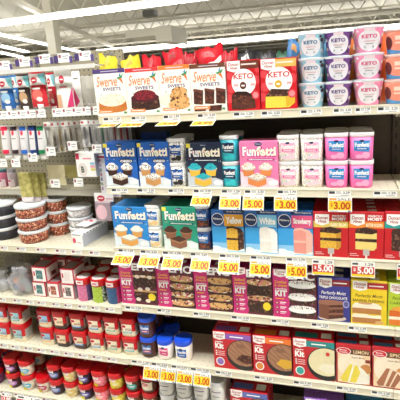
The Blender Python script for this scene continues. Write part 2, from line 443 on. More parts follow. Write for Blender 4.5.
# ------------------------------------------------------------------ sale tags clipped under the rails
YEL = M('#ffd02e', .5); ORG = M('#d4671c', .5); TAGRED = M('#c8322a', .5); TAGINK = M('#8a5a1e', .5)
def sale_tag(a, b, z, price, tilt, label, kind='y', twist=0, h=.06, y=-.0076, zo=-.02, w=None):
    X0 = XP(a, y, z - .02); X1 = XP(b, y, z - .02); w = w or X1 - X0
    mb = MB().box(-w / 2, -.0004, -h, w / 2, .0004, 0, WHITE)
    o = tag(mb.build('sale_tag', loc=((X0 + X1) / 2, y, z + zo)), label, 'price tag', 'sale tags')
    MB().box(-w * .3, -.0003, -.004, w * .3, .006, .0006, CLEAR('clip', '#e8e8e4', .6)).build('clip', o)
    o.rotation_euler = (math.radians(-tilt), math.radians(twist), 0)
    A = Art()
    f = lambda u, v, e: (-w / 2 + u * w, -.0004 - e, -h + v * h)
    A.R('price_panel', YEL if kind == 'y' else TAGRED, .03, .12, .97, .7)
    if kind == 'y':
        A.R('header', M('#e8a21e'), .03, .7, .97, .74); A.R('header', M('#e89a4a'), .06, .78, .36, .9); A.T('lettering', M('#5a5246'), 'SALE', .4, .76, .94, .92, .0)
        A.T('lettering', ORG, '$', .1, .3, .2, .6, .02); A.T('lettering', TAGINK if False else M('#b5481a'), price, .24, .17, .93, .66, .035)
        A.R('footer', GREY, .08, .04, .4, .08); A.R('code_mark', M('#3a5a8a'), .84, .02, .95, .1)
    else:
        A.R('header', M('#e7e4dd'), .03, .74, .97, .95); A.T('shelf_price', INK, '1.29', .6, .76, .92, .94, .02); A.R('barcode', INK, .06, .8, .3, .92)
        A.R('footer', YEL, .03, .05, .97, .2); A.T('lettering', WHITE, '$', .1, .36, .2, .6, .02); A.T('lettering', WHITE, price, .26, .24, .93, .68, .035)
    A.put(f, o, eps=.0001)
    return o
for a, b, tl, pr, lb in ((104, 120, 80, '4.99', 'yellow sale tag tilted almost flat under the left end of the top shelf'), (123, 146, 78, '4.99', 'yellow sale tag tilted almost flat under the raspberry cake box'),
                     (160, 181, 78, '4.99', 'yellow sale tag tilted almost flat under the cookie mix box'), (194, 216, 74, '4.99', 'yellow sale tag tilted almost flat under the brownie mix box')):
    sale_tag(a, b, SZ[1], pr, tl, lb, zo=-.03)
for a, b, tl, pr, tw, lb in ((193, 212, 56, '5.00', 0, 'yellow 5.00 sale tag leaning forward under the navy cupcake mix box'), (220, 241, 32, '3.00', 0, 'glossy yellow 3.00 sale tag under the teal frosting tubs'),
                     (243, 264, 26, '5.00', 0, 'yellow 5.00 sale tag under the pink cupcake mix box'), (274, 297, 16, '3.00', 0, 'yellow 3.00 sale tag under the sprinkle patterned frosting tubs'),
                     (328, 352, 4, '3.00', 0, 'yellow 3.00 sale tag with glare under the pink vanilla frosting tubs')):
    sale_tag(a, b, SZ[2], pr, tl, lb, zo=-.028, twist=tw)
for a, b, tl, pr, k, lb in ((116, 135, 58, '5.00', 'y', 'curled yellow 5.00 sale tag under the light blue cupcake mix box'), (141, 161, 52, '3.00', 'y', 'yellow 3.00 sale tag under the blue labelled vanilla tubs'),
                     (164, 184, 46, '5.00', 'y', 'yellow 5.00 sale tag under the green cupcake mix box'), (192, 211, 44, '3.00', 'y', 'yellow 3.00 sale tag under the blue labelled chocolate tubs'),
                     (219, 240, 36, '5.00', 'y', 'yellow 5.00 sale tag under the yellow cake box'), (250, 271, 28, '5.00', 'y', 'yellow 5.00 sale tag under the white cake box'),
                     (286, 307, 20, '5.00', 'y', 'yellow 5.00 sale tag under the strawberry cake box'), (312, 334, 6, '5.00', 'r', 'red and white 5.00 price card under the yellow striped cake box'),
                     (351, 375, 4, '5.00', 'r', 'red and white 5.00 price card under the orange striped cake box'), (397, 418, 4, '5.00', 'r', 'red and white price card cut off at the right edge')):
    sale_tag(a, b, SZ[3], pr, tl, lb, k, zo=-.022 if k == 'y' else -.006, h=.066 if k == 'y' else .064)
for a, b, lb in ((144, 160, 'yellow 3.00 sale tag under the blue lidded chocolate tubs, leftmost of the four'), (161, 176, 'yellow 3.00 sale tag under the pink labelled blue lidded tub'), (177, 193, 'yellow 3.00 sale tag under the vanilla blue lidded tub'), (194, 211, 'yellow 3.00 sale tag under the empty part of the shelf')):
    sale_tag(a, b, SZ[5], '3.00', 26, lb, zo=-.024, h=.062)
for a, b, lb in ((2, 12, 'red printed sale card on the lowest left rail, at the left edge'), (17, 42, 'wide red printed sale card on the lowest left rail')):
    sale_tag(a, b, LZ[6], '3.00', 25, lb, 'r', zo=-.012)

# ------------------------------------------------------------------ printed designs
W_ = M('#f6f5f2', .4); RED = M('#c41421', .4); DRED = M('#a00f1c', .45); NAVY = M('#17305f', .4); BLK = M('#1d1a1c', .45)
MAG = M('#d0247a', .4); CHOC = M('#3a1d16', .5); BROWN = M('#5e3220', .5); ORANGE = M('#e58a3c', .45); PURP = M('#4c3a78', .45)
CREMA = M('#f1e6cf', .5); YCAKE = M('#e9b93e', .6); TAN = M('#c99256', .6)
OREO = SP('black_flecks', [('#f3f1ec', .8), ('#5a5250', .12), ('#23201f', .08)], 330)
CONF = SP('confetti', [('#f4efe4', .72), ('#e58aa8', .08), ('#7fb6d8', .07), ('#e9c24a', .07), ('#8a6a4a', .06)], 420)
COOKIE = SP('cookie', [('#dcae70', .62), ('#c08a4e', .22), ('#5a3018', .16)], 110)
SPRK = SP('sprinkle_cookie', [('#d0a068', .5), ('#6a3422', .17), ('#e0708f', .12), ('#f0e4cc', .21)], 110)
BRNY = SP('brownie', [('#54281c', .55), ('#3a1a12', .3), ('#743e2a', .15)], 120)
CRUMB = SP('choc_crumb', [('#321811', .6), ('#4c281c', .3), ('#7d5a46', .1)], 130)
YCRUMB = SP('yellow_crumb', [('#e5b63f', .7), ('#d09a2a', .3)], 300)
BERRY = SP('berry', [('#7a1424', .5), ('#4a0a18', .3), ('#a8283a', .2)], 260)
COCO = SP('coconut', [('#f5efdc', .75), ('#dcc79c', .25)], 300)
SWIRL = WAVE('frosting', '#a87a5c', '#946448')

def funfetti(bgdark, cake, frost, sub=None, cakes=3, splash=True, sticker=True, pan=None, accent=None):
    A = Art()
    A.P('backdrop', accent or M('#dfe9f2'), [(0, .0), (1, 0), (1, .16), (.8, .22), (.4, .2), (.15, .3), (0, .36)])
    if sticker: A.R('sticker', M('#f0e04a'), .01, .9, .13, .99)
    A.E('maker_logo', NAVY, .5, .945, .1, .045); A.T('maker_logo', W_, 'Pillsbury', .425, .93, .575, .96)
    sh = bgdark
    A.T('lettering', sh, 'Funfetti', .065, .665, .975, .9, .05); A.T('lettering', W_, 'Fun', .08, .69, .44, .895, .045); A.T('lettering', M('#fbf3df'), 'fetti', .45, .69, .96, .895, .04)
    for u, v, c in ((.2, .8, '#e64a8a'), (.3, .74, '#3aa6d8'), (.39, .78, '#f0b429'), (.58, .76, '#58b368'), (.68, .8, '#e6663a'), (.84, .75, '#8a5ac8'), (.5, .8, '#e64a8a')):
        A.E('lettering', M(c), u, v, .018, .016, 8)
    if sub: A.E('flavour_badge', NAVY, .68, .59, .22, .065); A.T('flavour_badge', W_, sub, .5, .56, .86, .615, .04)
    else: A.R('flavour_badge', bgdark, .2, .59, .92, .64); A.R('flavour_badge', M('#dfe6ea'), .24, .605, .86, .622)
    for u, c in ((.06, '#e64a8a'), (.12, '#f0d24a'), (.9, '#58c3d8'), (.95, '#f0f0f0'), (.3, '#f0f0f0'), (.75, '#e6a3c0')):
        A.R('sprinkle_dots', M(c), u, .64 - u * .06, u + .02, .655 - u * .06)
    spots = [(.22, .4, 1.05), (.68, .4, 1.0), (.44, .2, 1.2)][:cakes]
    for n_, (cu, cv, s) in enumerate(spots):
        shade = M('#c9b8a4') if cake is not MATS.get(('#8a5a40', .45, 0.0)) else M('#a8785a')
        if n_ < 2:
            A.P('picture', cake, [(cu - .12 * s, cv - .14 * s), (cu + .12 * s, cv - .14 * s), (cu + .16 * s, cv + .02 * s), (cu - .16 * s, cv + .02 * s)])
            A.E('picture', shade, cu, cv + .035 * s, .185 * s, .06 * s); A.E('picture', frost, cu, cv + .055 * s, .18 * s, .06 * s); A.E('picture', frost, cu, cv + .105 * s, .11 * s, .045 * s)
        else:
            A.P('picture', cake, [(cu - .2 * s, cv - .1 * s), (cu + .02 * s, cv - .15 * s), (cu + .2 * s, cv - .1 * s), (cu + .2 * s, cv + .03 * s), (cu - .2 * s, cv + .03 * s)])
            A.P('picture', shade, [(cu - .21 * s, cv + .01 * s), (cu + .02 * s, cv - .05 * s), (cu + .21 * s, cv + .01 * s), (cu + .21 * s, cv + .05 * s), (cu - .21 * s, cv + .05 * s)])
            A.P('picture', frost, [(cu - .21 * s, cv + .04 * s), (cu + .02 * s, cv - .02 * s), (cu + .21 * s, cv + .04 * s), (cu + .02 * s, cv + .11 * s)])
    if splash:
        A.E('milk_splash', M('#eef2f5'), .86, .11, .13, .06)
    A.R('net_weight', M('#e9edf0'), .06, .03, .3, .05)
    return A

def swerve(strip, pic):
    A = Art()
    A.R('banner', strip, 0, .91, 1, 1); A.R('banner', M('#d9cfe0'), .25, .945, .8, .962)
    A.T('lettering', M('#e8864a'), 'Swerve', .08, .63, .74, .85, .012, .3); A.T('lettering', PURP, 'SWEETS', .27, .54, .83, .61, .02)
    n0 = len(A.e)
    A.P('bird', M('#2f8f56'), [(.72, .8), (.86, .74), (.95, .88), (.84, .83)]); A.P('bird', M('#e2722f'), [(.8, .78), (.93, .66), (.9, .76), (.86, .8)]); A.P('bird', M('#2f86b8'), [(.8, .84), (.88, .92), (.86, .83)])
    for u in (.2, .42, .64): A.E('icons', M('#c9c9c6'), u, .46, .035, .022, 10)
    pic(A)
    A.R('flavour_strip', M('#e88d4e'), .06, .06, .52, .125); A.R('flavour_strip', W_, .1, .085, .46, .102)
    A.R('net_weight', M('#58905c'), .86, .04, .95, .08)
    return A
def pic_lemon(A):
    A.E('picture', M('#d7e1e2'), .53, .17, .46, .1); A.P('picture', M('#c0702f'), [(.08, .14), (.97, .14), (.95, .34), (.1, .34)]); A.E('picture', M('#c47a3a'), .53, .14, .44, .07)
    A.E('picture', COCO, .52, .34, .44, .14)
def pic_berry(A):
    A.E('picture', W_, .55, .12, .46, .08); A.P('picture', CRUMB, [(.1, .15), (.98, .15), (.96, .36), (.12, .36)]); A.E('picture', CRUMB, .54, .16, .44, .07); A.E('picture', M('#4a1a22'), .54, .36, .43, .1); A.E('picture', BERRY, .54, .42, .34, .11)
def pic_cookies(A):
    A.E('picture', M('#efe6d8'), .2, .28, .2, .14)
    for k in range(4): A.E('picture', COOKIE, .6 + .03 * (k % 2), .18 + .09 * k, .35 - .03 * k, .1)
def pic_brownies(A):
    for cu in (.2, .52, .84): A.P('picture', BRNY, [(cu - .14, .18), (cu + .12, .16), (cu + .15, .46), (cu - .12, .5)]); A.P('picture', M('#6e3a2a'), [(cu - .12, .5), (cu + .15, .46), (cu + .12, .42), (cu - .14, .45)])
    A.P('picture', BRNY, [(.48, .02), (.84, .02), (.86, .14), (.5, .13)]); A.P('picture', BRNY, [(.06, .02), (.4, .03), (.38, .13), (.08, .13)])

def dh_logo(A, u0, v0, u1, v1):
    m, w = (v1 - v0), (u1 - u0)
    A.P('maker_logo', W_, [(u0, v0 + .2 * m), (u0 + .5 * w, v0), (u1, v0 + .2 * m), (u1, v1), (u0, v1)])
    A.T('maker_logo', M('#a8202c'), 'Duncan', u0 + .1 * w, v0 + .55 * m, u1 - .1 * w, v0 + .85 * m, .02, .2); A.T('maker_logo', M('#a8202c'), 'Hines', u0 + .22 * w, v0 + .25 * m, u1 - .2 * w, v0 + .52 * m, .02, .2)
def keto_box(strip, badge, pic):
    A = Art()
    for cu, cv, r in ((.1, .7, .1), (.12, .45, .12), (.9, .6, .12), (.06, .25, .12), (.95, .8, .08)): A.E('backdrop_spot#%g' % cu, M('#d8424a'), cu, cv, r, r * .75)
    A.R('banner', strip, .35, .83, 1, .98); A.R('banner', M('#e9dcd0'), .46, .9, .92, .93)
    dh_logo(A, .03, .77, .43, .99)
    A.E('roundel', W_, .52, .565, .37, .265, 28); A.T('lettering', M('#c0202c'), 'KETO', .22, .63, .82, .74, .025)
    for u in (.22, .73): A.R('icons', M('#d8a8a8'), u, .49, u + .13, .535)
    A.E('badge', badge, .5, .5, .1, .075); A.R('badge', W_, .45, .485, .55, .515)
    pic(A)
    A.E('seal', M('#d8424a'), .87, .3, .11, .085); A.E('seal', M('#e98a90'), .87, .3, .08, .06)
    return A
def pic_kb(A):
    A.P('picture', BRNY, [(.12, .04), (.5, .02), (.52, .3), (.14, .33)]); A.P('picture', BRNY, [(.5, .03), (.86, .05), (.84, .28), (.52, .3)]); A.P('picture', M('#2a120d'), [(.14, .33), (.52, .3), (.84, .28), (.6, .38), (.3, .39)])
def pic_ky(A):
    A.P('picture', M('#f0d04a'), [(.12, .03), (.78, .03), (.95, .12), (.95, .3), (.14, .28)]); A.P('picture', M('#d8ae30'), [(.7, .03), (.95, .12), (.95, .3), (.7, .27)]); A.P('picture', CRUMB, [(.12, .26), (.7, .25), (.96, .29), (.84, .38), (.3, .41)])

def moist_box(strip, cake, frost, stripname):
    A = Art()
    A.R('banner', strip, 0, .66, 1, .8); A.T('banner', M('#fdf6e0'), stripname, .5, .69, .95, .76, .02)
    dh_logo(A, .05, .7, .46, .95)
    A.T('lettering', W_, 'PERFECTLY', .55, .895, .95, .935, .03); A.T('lettering', W_, 'MOIST', .54, .82, .95, .885, .05)
    A.P('picture', cake, [(.2, .2), (.72, .18), (.8, .24), (.8, .58), (.2, .58)]); A.P('picture', M('#c98f2e') if cake is YCRUMB else cake, [(.66, .18), (.8, .24), (.8, .58), (.66, .58)])
    A.P('picture', frost, [(.2, .37), (.8, .36), (.8, .43), (.2, .43)]); A.P('picture', frost, [(.18, .55), (.66, .53), (.82, .57), (.8, .63), (.5, .68), (.22, .64)])
    A.P('picture', M('#b9b4b0'), [(.42, .07), (.6, .07), (.6, .2), (.42, .2)]); A.R('picture', M('#d8d4d0'), .48, 0, .54, .08)
    for u in (.04,): A.R('net_weight', M('#e8a8a8'), u, .05, .3, .07); A.R('net_weight', M('#e8a8a8'), u, .09, .24, .11)
    return A
def pills_cake(panel, name, cake, side):
    A = Art()
    A.R('backdrop', M('#3aa0e0'), 0, 0, 1, .6); A.R('backdrop', M('#8cc8ee'), 0, 0, 1, .22)
    A.R('backdrop', NAVY, .38, .92, 1, 1); A.T('lettering', W_, 'Moist Supreme', .5, .94, .95, .98, .01)
    A.E('maker_logo', W_, .2, .78, .19, .145, 24); A.E('maker_logo', NAVY, .2, .78, .17, .13, 24); A.T('maker_logo', W_, 'Pillsbury', .06, .755, .34, .81, .02)
    A.R('title_panel', panel, .4, .62, .99, .9); A.T('lettering', W_, name, .45, .68, .95, .84, .05)
    A.P('picture', W_, [(.44, .03), (1, .03), (1, .08), (.44, .08)])
    A.P('picture', cake, [(.45, .05), (.8, .04), (.8, .55), (.66, .6), (.5, .6), (.45, .56)]); A.P('picture', side, [(.8, .04), (.98, .1), (.99, .48), (.9, .58), (.66, .62), (.8, .55)])
    A.R('picture', side, .45, .29, .8, .34); A.P('picture', side, [(.45, .55), (.66, .58), (.82, .53), (.86, .58), (.66, .63), (.48, .61)])
    A.E('picture', M('#eef5fa'), .1, .05, .2, .09); A.E('picture', M('#dcecf7'), .32, .04, .16, .06)
    A.R('net_weight', W_, .05, .03, .3, .05)
    return A

def epic_kit(sub, pic, badge=False, kind='cookie'):
    A = Art()
    A.R('picture', M('#5e1a30'), .3, 0, 1, 1)
    A.T('title', W_, 'EPIC', .36, .8, .96, .97, .04)
    pic(A)
    A.P('side_panel', MAG, [(0, 0), (.36, 0), (.4, .1), (.35, .2), (.39, .32), (.35, .45), (.38, .6), (.36, .8), (.36, 1), (0, 1)])
    dh_logo(A, .03, .84, .34, 1.0)
    A.T('lettering', M('#f0b429'), sub[0], .05, .71, .32, .77, .02, .1); A.T('lettering', M('#f0b429'), sub[1], .04, .64, .33, .7, .02, .1)
    A.T('lettering', W_, kind, .05, .58, .33, .62, .02); A.T('lettering', W_, 'KIT', .05, .44, .33, .57, .05)
    A.R('lettering', M('#f0b429'), .06, .38, .26, .4)
    for v in (.3, .2, .1): A.E('bullets', M('#5a1a3a'), .09, v, .04, .03, 10); A.E('bullets', M('#e9c7a8'), .09, v, .025, .018, 8); A.R('bullets', W_, .16, v + .005, .3, v + .025); A.R('bullets', M('#f0c8dc'), .16, v - .025, .27, v - .01)
    if badge: A.E('badge', M('#f3d52e'), .86, .2, .1, .09, 16)
    return A
def pic_smore(A):
    for v in (.08, .42): A.R('picture', CRUMB, .4, v, 1, v + .28); A.R('picture', M('#cfa06a'), .38, v + .22, 1, v + .27); 
    for u, v in ((.5, .66), (.66, .69), (.84, .66), (.55, .36), (.76, .38), (.48, .12), (.74, .1)): A.E('picture', M('#efe2d2'), u, v, .07, .045, 12)
    A.R('picture', BRNY, .4, .7, 1, .78)
def pic_stack(top, mid, n=4):
    def f(A):
        for k in range(n):
            v = .02 + k * .74 / n
            A.E('picture', M('#3a1a14'), .68, v + .045, .34, .06); A.E('picture', mid, .68, v + .075, .31, .05); A.E('picture', top, .68, v + .115, .335, .062)
    return f
def pic_bar(A):
    A.P('picture', CRUMB, [(.4, .06), (.98, .02), (1, .3), (.4, .36)]); A.P('picture', CRUMB, [(.36, .42), (.98, .36), (1, .62), (.38, .7)]); A.E('picture', SPRK, .68, .36, .32, .06); A.E('picture', SPRK, .68, .7, .32, .07); A.R('picture', M('#c98a6a'), .4, .33, .98, .35)
def pic_cream(A):
    for v in (.08, .34, .6):
        A.E('picture', CRUMB, .67, v + .03, .32, .085); A.E('picture', W_, .67, v + .1, .32, .075); A.E('picture', OREO, .67, v + .15, .29, .04)

def big_kit(strip, cake, inner, icon):
    A = Art()
    A.R('banner', strip, .3, .82, 1, .97); A.R('banner', W_, .45, .88, .8, .91)
    dh_logo(A, .02, .78, .33, 1.0)
    A.E('picture', BLK, .8, .42, .46, .42, 32);
    A.E('picture', cake, .8, .47, .42, .35, 30); A.P('picture', inner, [(.6, .3), (.82, .18), (1.0, .22), (1.0, .42), (.74, .44)]); A.E('picture', cake, .78, .6, .28, .16); A.E('picture', M('#8a6048') if cake is SWIRL else cake, .72, .66, .12, .06)
    A.T('lettering', W_, 'Kit', .05, .54, .28, .7, .05); A.R('lettering', W_, .06, .72, .26, .74)
    for v in (.46, .41, .36): A.R('bullets', W_, .06, v, .1, v + .03); A.R('bullets', M('#f0c0c0'), .12, v, .3, v + .02)
    A.E('badge', W_, .17, .19, .115, .115, 20); A.E('badge', icon, .17, .19, .09, .09, 20)
    return A
def crop(A):
    """cut what runs past the face edges"""
    out = []
    for p, m, ps in A.e:
        qs = []
        for q in ps:
            q = clip(clip(q, 0, 1), 1, -1)
            q = [(b, a) for a, b in q]; q = clip(clip(q, 0, 1), 1, -1) if len(q) > 2 else []
            q = [(b, a) for a, b in q]
            if len(q) > 2: qs.append(q)
        if qs: out.append((p, m, qs))
    A.e = out; return A
def bc_box(cake, frost, kind):
    A = Art()
    A.R('picture', M('#f0d6ac'), .05, .03, .97, .97); A.E('picture', M('#f8ead0'), .45, .5, .4, .36); A.E('picture', M('#d08a4a'), .85, .42, .16, .12)
    A.R('title_band', RED, 0, .8, 1, 1); A.R('title_band', M('#6a4028'), .4, .76, .97, .9); A.T('title_band', M('#f0d8a8'), kind, .5, .79, .92, .87, .02)
    A.E('maker_logo', W_, .22, .83, .21, .085, 20); A.E('maker_logo', M('#d01a2a'), .22, .83, .19, .075, 20); A.T('maker_logo', W_, 'Betty', .1, .83, .32, .87, .02, .2); A.T('maker_logo', W_, 'Crocker', .1, .785, .34, .825, .02, .2)
    A.T('lettering', M('#8a4a2a'), 'Super Moist', .45, .66, .82, .71, .01)
    if kind == 'LEMON':
        A.E('picture', W_, .55, .1, .42, .08); A.P('picture', frost, [(.4, .54), (.64, .5), (.8, .4), (.97, .24), (.95, .1), (.62, .04), (.5, .2)])
        A.P('picture', cake, [(.12, .12), (.4, .52), (.62, .49), (.7, .32), (.58, .05), (.2, .05)]); A.P('picture', frost, [(.34, .06), (.4, .06), (.54, .5), (.49, .51)])
    else:
        A.P('picture', frost, [(.12, .08), (.3, .03), (.95, .06), (.98, .26), (.82, .42), (.5, .52), (.4, .5)])
        A.P('picture', cake, [(.14, .12), (.42, .5), (.52, .5), (.34, .06), (.2, .05)]); A.P('picture', cake, [(.4, .06), (.6, .46), (.7, .44), (.86, .3), (.66, .04)])
        A.P('picture', frost, [(.5, .05), (.54, .05), (.74, .4), (.7, .42)])
    A.R('flavour_strip', M('#8a3a2a'), .84, .58, .97, .66)
    return A
def dh_cake(title, tcol, tiers, strip, badge=None, cakeY=0):
    A = Art()
    A.R('banner', strip, .4, .82, 1, .96); A.R('banner', W_, .5, .875, .9, .9)
    dh_logo(A, .05, .76, .45, .99)
    A.T('lettering', tcol, title[0], .12, .6, .88, .7, .01, .2); A.T('lettering', tcol, title[1], .05, .52, .92, .58, .02)
    tiers(A)
    if badge: A.E('badge', badge, .88, .42, .1, .085); A.E('badge', M('#5a5a9a'), .88, .42, .07, .06)
    return A
def t_triple(A):
    A.E('picture', M('#d8c8bc'), .45, .08, .44, .07); A.P('picture', M('#7a4a36'), [(.04, .08), (.35, .03), (.35, .4), (.04, .42)]); A.P('picture', BRNY, [(.35, .04), (.8, .1), (.8, .42), (.35, .4)])
    for v in (.14, .27): A.P('picture', M('#8a5a48'), [(.35, v), (.8, v + .03), (.8, v + .08), (.35, v + .05)])
    A.P('picture', M('#9a6650'), [(.02, .4), (.35, .37), (.82, .41), (.8, .48), (.4, .5), (.05, .48)])
def t_banana(A):
    for v in (.03, .25): A.R('picture', M('#b87a42'), .04, v, .84, v + .13); A.P('picture', M('#f4ead2'), [(.02, v + .12), (.86, v + .12), (.84, v + .2), (.6, v + .18), (.4, v + .21), (.06, v + .2)])
    A.E('picture', M('#f4ead2'), .44, .46, .36, .05); A.E('picture', M('#c99a62'), .4, .49, .2, .03)
    A.E('picture', M('#d8b070'), .8, .06, .12, .04)
def t_lime(A):
    A.R('picture', M('#e07a2a'), .04, .04, .9, .18); A.P('picture', M('#f4ead2'), [(.02, .17), (.9, .17), (.9, .24), (.04, .25)]); A.R('picture', M('#d8661e'), .04, .24, .9, .38); A.E('picture', M('#e8a23a'), .5, .42, .4, .06)

# ------------------------------------------------------------------ cartons
ORD = ('second', 'third', 'fourth', 'fifth')
def carton(name, look, px0, px1, pyt, zs, art, mat, d=.045, Y=.012, rows=1, top=None, group=None, h=None, sidep=None, where='', cat='cake mix box', zbase=None, after=None, bev=.0012, gap=.002):
    z = zbase if zbase is not None else zs
    hh = h or .18
    for _ in range(3):
        x0 = XP(px0, Y, z + hh / 2); x1 = XP(px1, Y, z + hh / 2)
        if after is not None: x0 = max(x0, after + .0015)
        if h is None: hh = ZP(pyt, (x0 + x1) / 2, Y) - z
    w = x1 - x0; xc = (x0 + x1) / 2
    t = tag(MB().box(-w / 2, 0, 0, w / 2, d, hh, mat, bev).build(name, loc=(xc, Y, z)), look, cat, group)
    if art: crop(art).put(front(w, hh), t)
    A = Art()
    A.R('top_flap', mat, 0.0, 0.0, 1, .0)
    if top:
        A = Art()
        A.R('top_print', W_, .55, .25, .8, .75) if top is True else A.R('top_print', top, .05, .2, .6, .7)
        if top is not True: A.R('top_print', W_, .68, .25, .93, .75)
        A.put(topf(w, d, hh), t)
    if sidep:
        A = Art(); A.R('side_print', sidep, .1, .08, .9, .6); A.R('side_print', W_, .2, .66, .8, .9); A.put(sidef(w, d, hh), t)
    for k in range(1, rows):
        dup(t, (xc + random.uniform(-.001, .001), Y + k * (d + gap), z), '%s carton back, %s' % (ORD[k - 1], look), group)
    print('%-30s w %.3f h %.3f x %.3f' % (name, w, hh, xc))
    return xc, w, hh, x1

G1 = 'low sugar mixes on the top shelf'
z = SZ[1]; WB = M('#f3f1ea', .4)
e = carton('baking_mix_box', 'white mix box with purple strip and frosted yellow cake', 95, 126.5, 69, z, swerve(PURP, pic_lemon), WB, rows=2, group=G1)[3]
e = carton('baking_mix_box', 'white mix box with red strip and raspberry topped dark cake', 126.5, 159.5, 67.5, z, swerve(M('#d23a3a'), pic_berry), WB, rows=2, group=G1, after=e)[3]
e = carton('baking_mix_box', 'white mix box with orange strip and stack of cookies', 158.5, 190.5, 65, z, swerve(M('#e8823a'), pic_cookies), WB, rows=2, group=G1, after=e)[3]
e = carton('baking_mix_box', 'white mix box with brown strip and brownies', 190.5, 226, 63.5, z, swerve(M('#6a3f2c'), pic_brownies), WB, rows=2, group=G1, after=e)[3]
e = carton('brownie_mix_box', 'red keto box with dark brownies on the front', 227, 259.5, 60, z, keto_box(M('#6a3426'), M('#5a2a1e'), pic_kb), RED, rows=2, group=G1, after=e)[3]
e = carton('cake_mix_box', 'red keto box with a yellow cake on the front', 260.5, 296.5, 58, z, keto_box(M('#d8b25a'), M('#d9a92e'), pic_ky), RED, rows=2, group=G1, after=e)[3]

G2 = 'confetti cupcake mix boxes'
z = SZ[2]; BLUE = M('#1c5fb8', .4)
e = carton('cupcake_mix_box', 'blue cupcake mix box with chocolate cupcakes and speckled frosting', 105, 137, 143, z, funfetti(M('#153f86'), CHOC, OREO, 'OREO'), BLUE, rows=2, group=G2)[3]
e = carton('cupcake_mix_box', 'blue cupcake mix box with vanilla cupcakes and speckled frosting', 138.5, 169.5, 142.5, z, funfetti(M('#153f86'), TAN, OREO, 'OREO'), BLUE, rows=2, group=G2, after=e)[3]
carton('cake_mix_box', 'dark blue box standing behind the two blue speckled cupcake mix boxes', 143, 168, 132.5, z, None, M('#1a3a78', .45), Y=.108, d=.05, group=G2, cat='box')
e = carton('cupcake_mix_box', 'navy cupcake mix box with bright teal frosting', 187, 222, 143, z, funfetti(M('#101728'), YCAKE, SP('teal_flecks', [('#27b4c0', .8), ('#1888a0', .2)], 300), accent=M('#c8d0d8')), M('#222c47', .4), rows=2, group=G2)[3]
e = carton('cupcake_mix_box', 'pink cupcake mix box with confetti frosting', 240, 278, 141.5, z, funfetti(M('#c83f88'), M('#e0874a'), CONF, sticker=False, accent=M('#f3d6e4')), M('#ec7fb2', .4), rows=2, group=G2)[3]

G3 = 'cake mix boxes on the third shelf'
z = SZ[3]
e = carton('cupcake_mix_box', 'light blue cupcake mix box with white frosted cupcakes', 113.5, 148, 207, z, funfetti(M('#1465ac'), M('#dfa352'), M('#f5f1e6'), sticker=False), M('#2688d4', .4), rows=3, group=G2)[3]
e = carton('cupcake_mix_box', 'green cupcake mix box with dark chocolate cupcakes', 163, 197, 207, z, funfetti(M('#0f6a58'), M('#8a5a40'), M('#4a2a1e'), accent=M('#dfeee9')), M('#1f9c80', .4), rows=3, group=G2)[3]
PB = M('#1c64b4', .4)
e = carton('cake_mix_box', 'blue cake mix box titled Yellow with a chocolate iced slice', 212, 244, 210, z, pills_cake(M('#e9a92c'), 'Yellow', YCRUMB, CRUMB), PB, rows=3, group=G3)[3]
e = carton('cake_mix_box', 'blue cake mix box titled White with a white slice', 245, 277.5, 210.5, z, pills_cake(M('#7cc4e6'), 'White', M('#ece8de'), M('#f6f4ee')), PB, rows=3, group=G3, after=e)[3]
e = carton('cake_mix_box', 'blue cake mix box titled Strawberry with a pink slice', 278, 313, 211, z, pills_cake(M('#e85a8a'), 'Strawberry', M('#e8968a'), M('#f2b8a8')), PB, rows=3, group=G3, after=e)[3]
e = carton('cake_mix_box', 'red cake mix box with yellow strip and chocolate layered slice', 313.5, 348, 212, z, moist_box(M('#dcc25a'), YCRUMB, CRUMB, 'CLASSIC YELLOW'), RED, rows=4, group=G3, top=True, after=e)[3]
e = carton('cake_mix_box', 'red cake mix box with orange strip and pale yellow slice', 348.5, 384, 212, z, moist_box(M('#e88a2a'), M('#ead27a'), CRUMB, 'BUTTER GOLDEN'), RED, rows=4, group=G3, top=True, after=e)[3]
e = carton('cake_mix_box', 'red cake mix box with teal strip and dark slice, right edge', 384.5, 421, 212, z, moist_box(M('#1f9a96'), CRUMB, M('#3a2018'), 'DARK CHOCOLATE'), RED, rows=4, group=G3, top=True, after=e)[3]

G4 = 'large cookie and brownie kits'
z = SZ[4]; MB_ = M('#a81e5e', .42)
e = carton('cookie_kit_box', 'magenta kit box showing dark marshmallow bars', 120, 156, 262, z, epic_kit(("S'mores", 'brownie'), pic_smore, True, 'brownie'), MB_, d=.06, rows=3, group=G4, top=True)[3]
e = carton('cookie_kit_box', 'magenta kit box showing stacked sprinkle chip cookies, beside the marshmallow bars', 157, 193.5, 264, z, epic_kit(('Cookie', 'dough'), pic_stack(SPRK, COOKIE), kind='cookie'), MB_, d=.06, rows=3, group=G4, top=True, after=e)[3]
e = carton('cookie_kit_box', 'magenta kit box showing pale chip cookies, third kit from the left', 194.5, 232, 266, z, epic_kit(('Cookie', 'dough'), pic_stack(COOKIE, SPRK), kind='cookie'), MB_, d=.06, rows=3, group=G4, top=True, after=e)[3]
e = carton('cookie_kit_box', 'magenta kit box showing dark brownies and a yellow badge', 233, 272, 268, z, epic_kit(('Salted', 'caramel'), pic_bar, True, 'brownie'), MB_, d=.06, rows=3, group=G4, top=True, after=e)[3]
e = carton('cookie_kit_box', 'magenta kit box showing black and white sandwich cookies', 273, 316.5, 270, z, epic_kit(('Cookies', '& creme'), pic_cream, kind='cookie'), MB_, d=.06, rows=3, group=G4, top=True, after=e)[3]
e = carton('cake_mix_box', 'indigo cake mix box with glossy chocolate cake', 317.5, 350, 278, z, dh_cake(('Perfectly Moist', 'TRIPLE CHOCOLATE'), W_, t_triple, M('#8a1a2a'), M('#a8a8d0')), M('#33338a', .4), d=.05, rows=4, group=G4, top=True, after=e)[3]
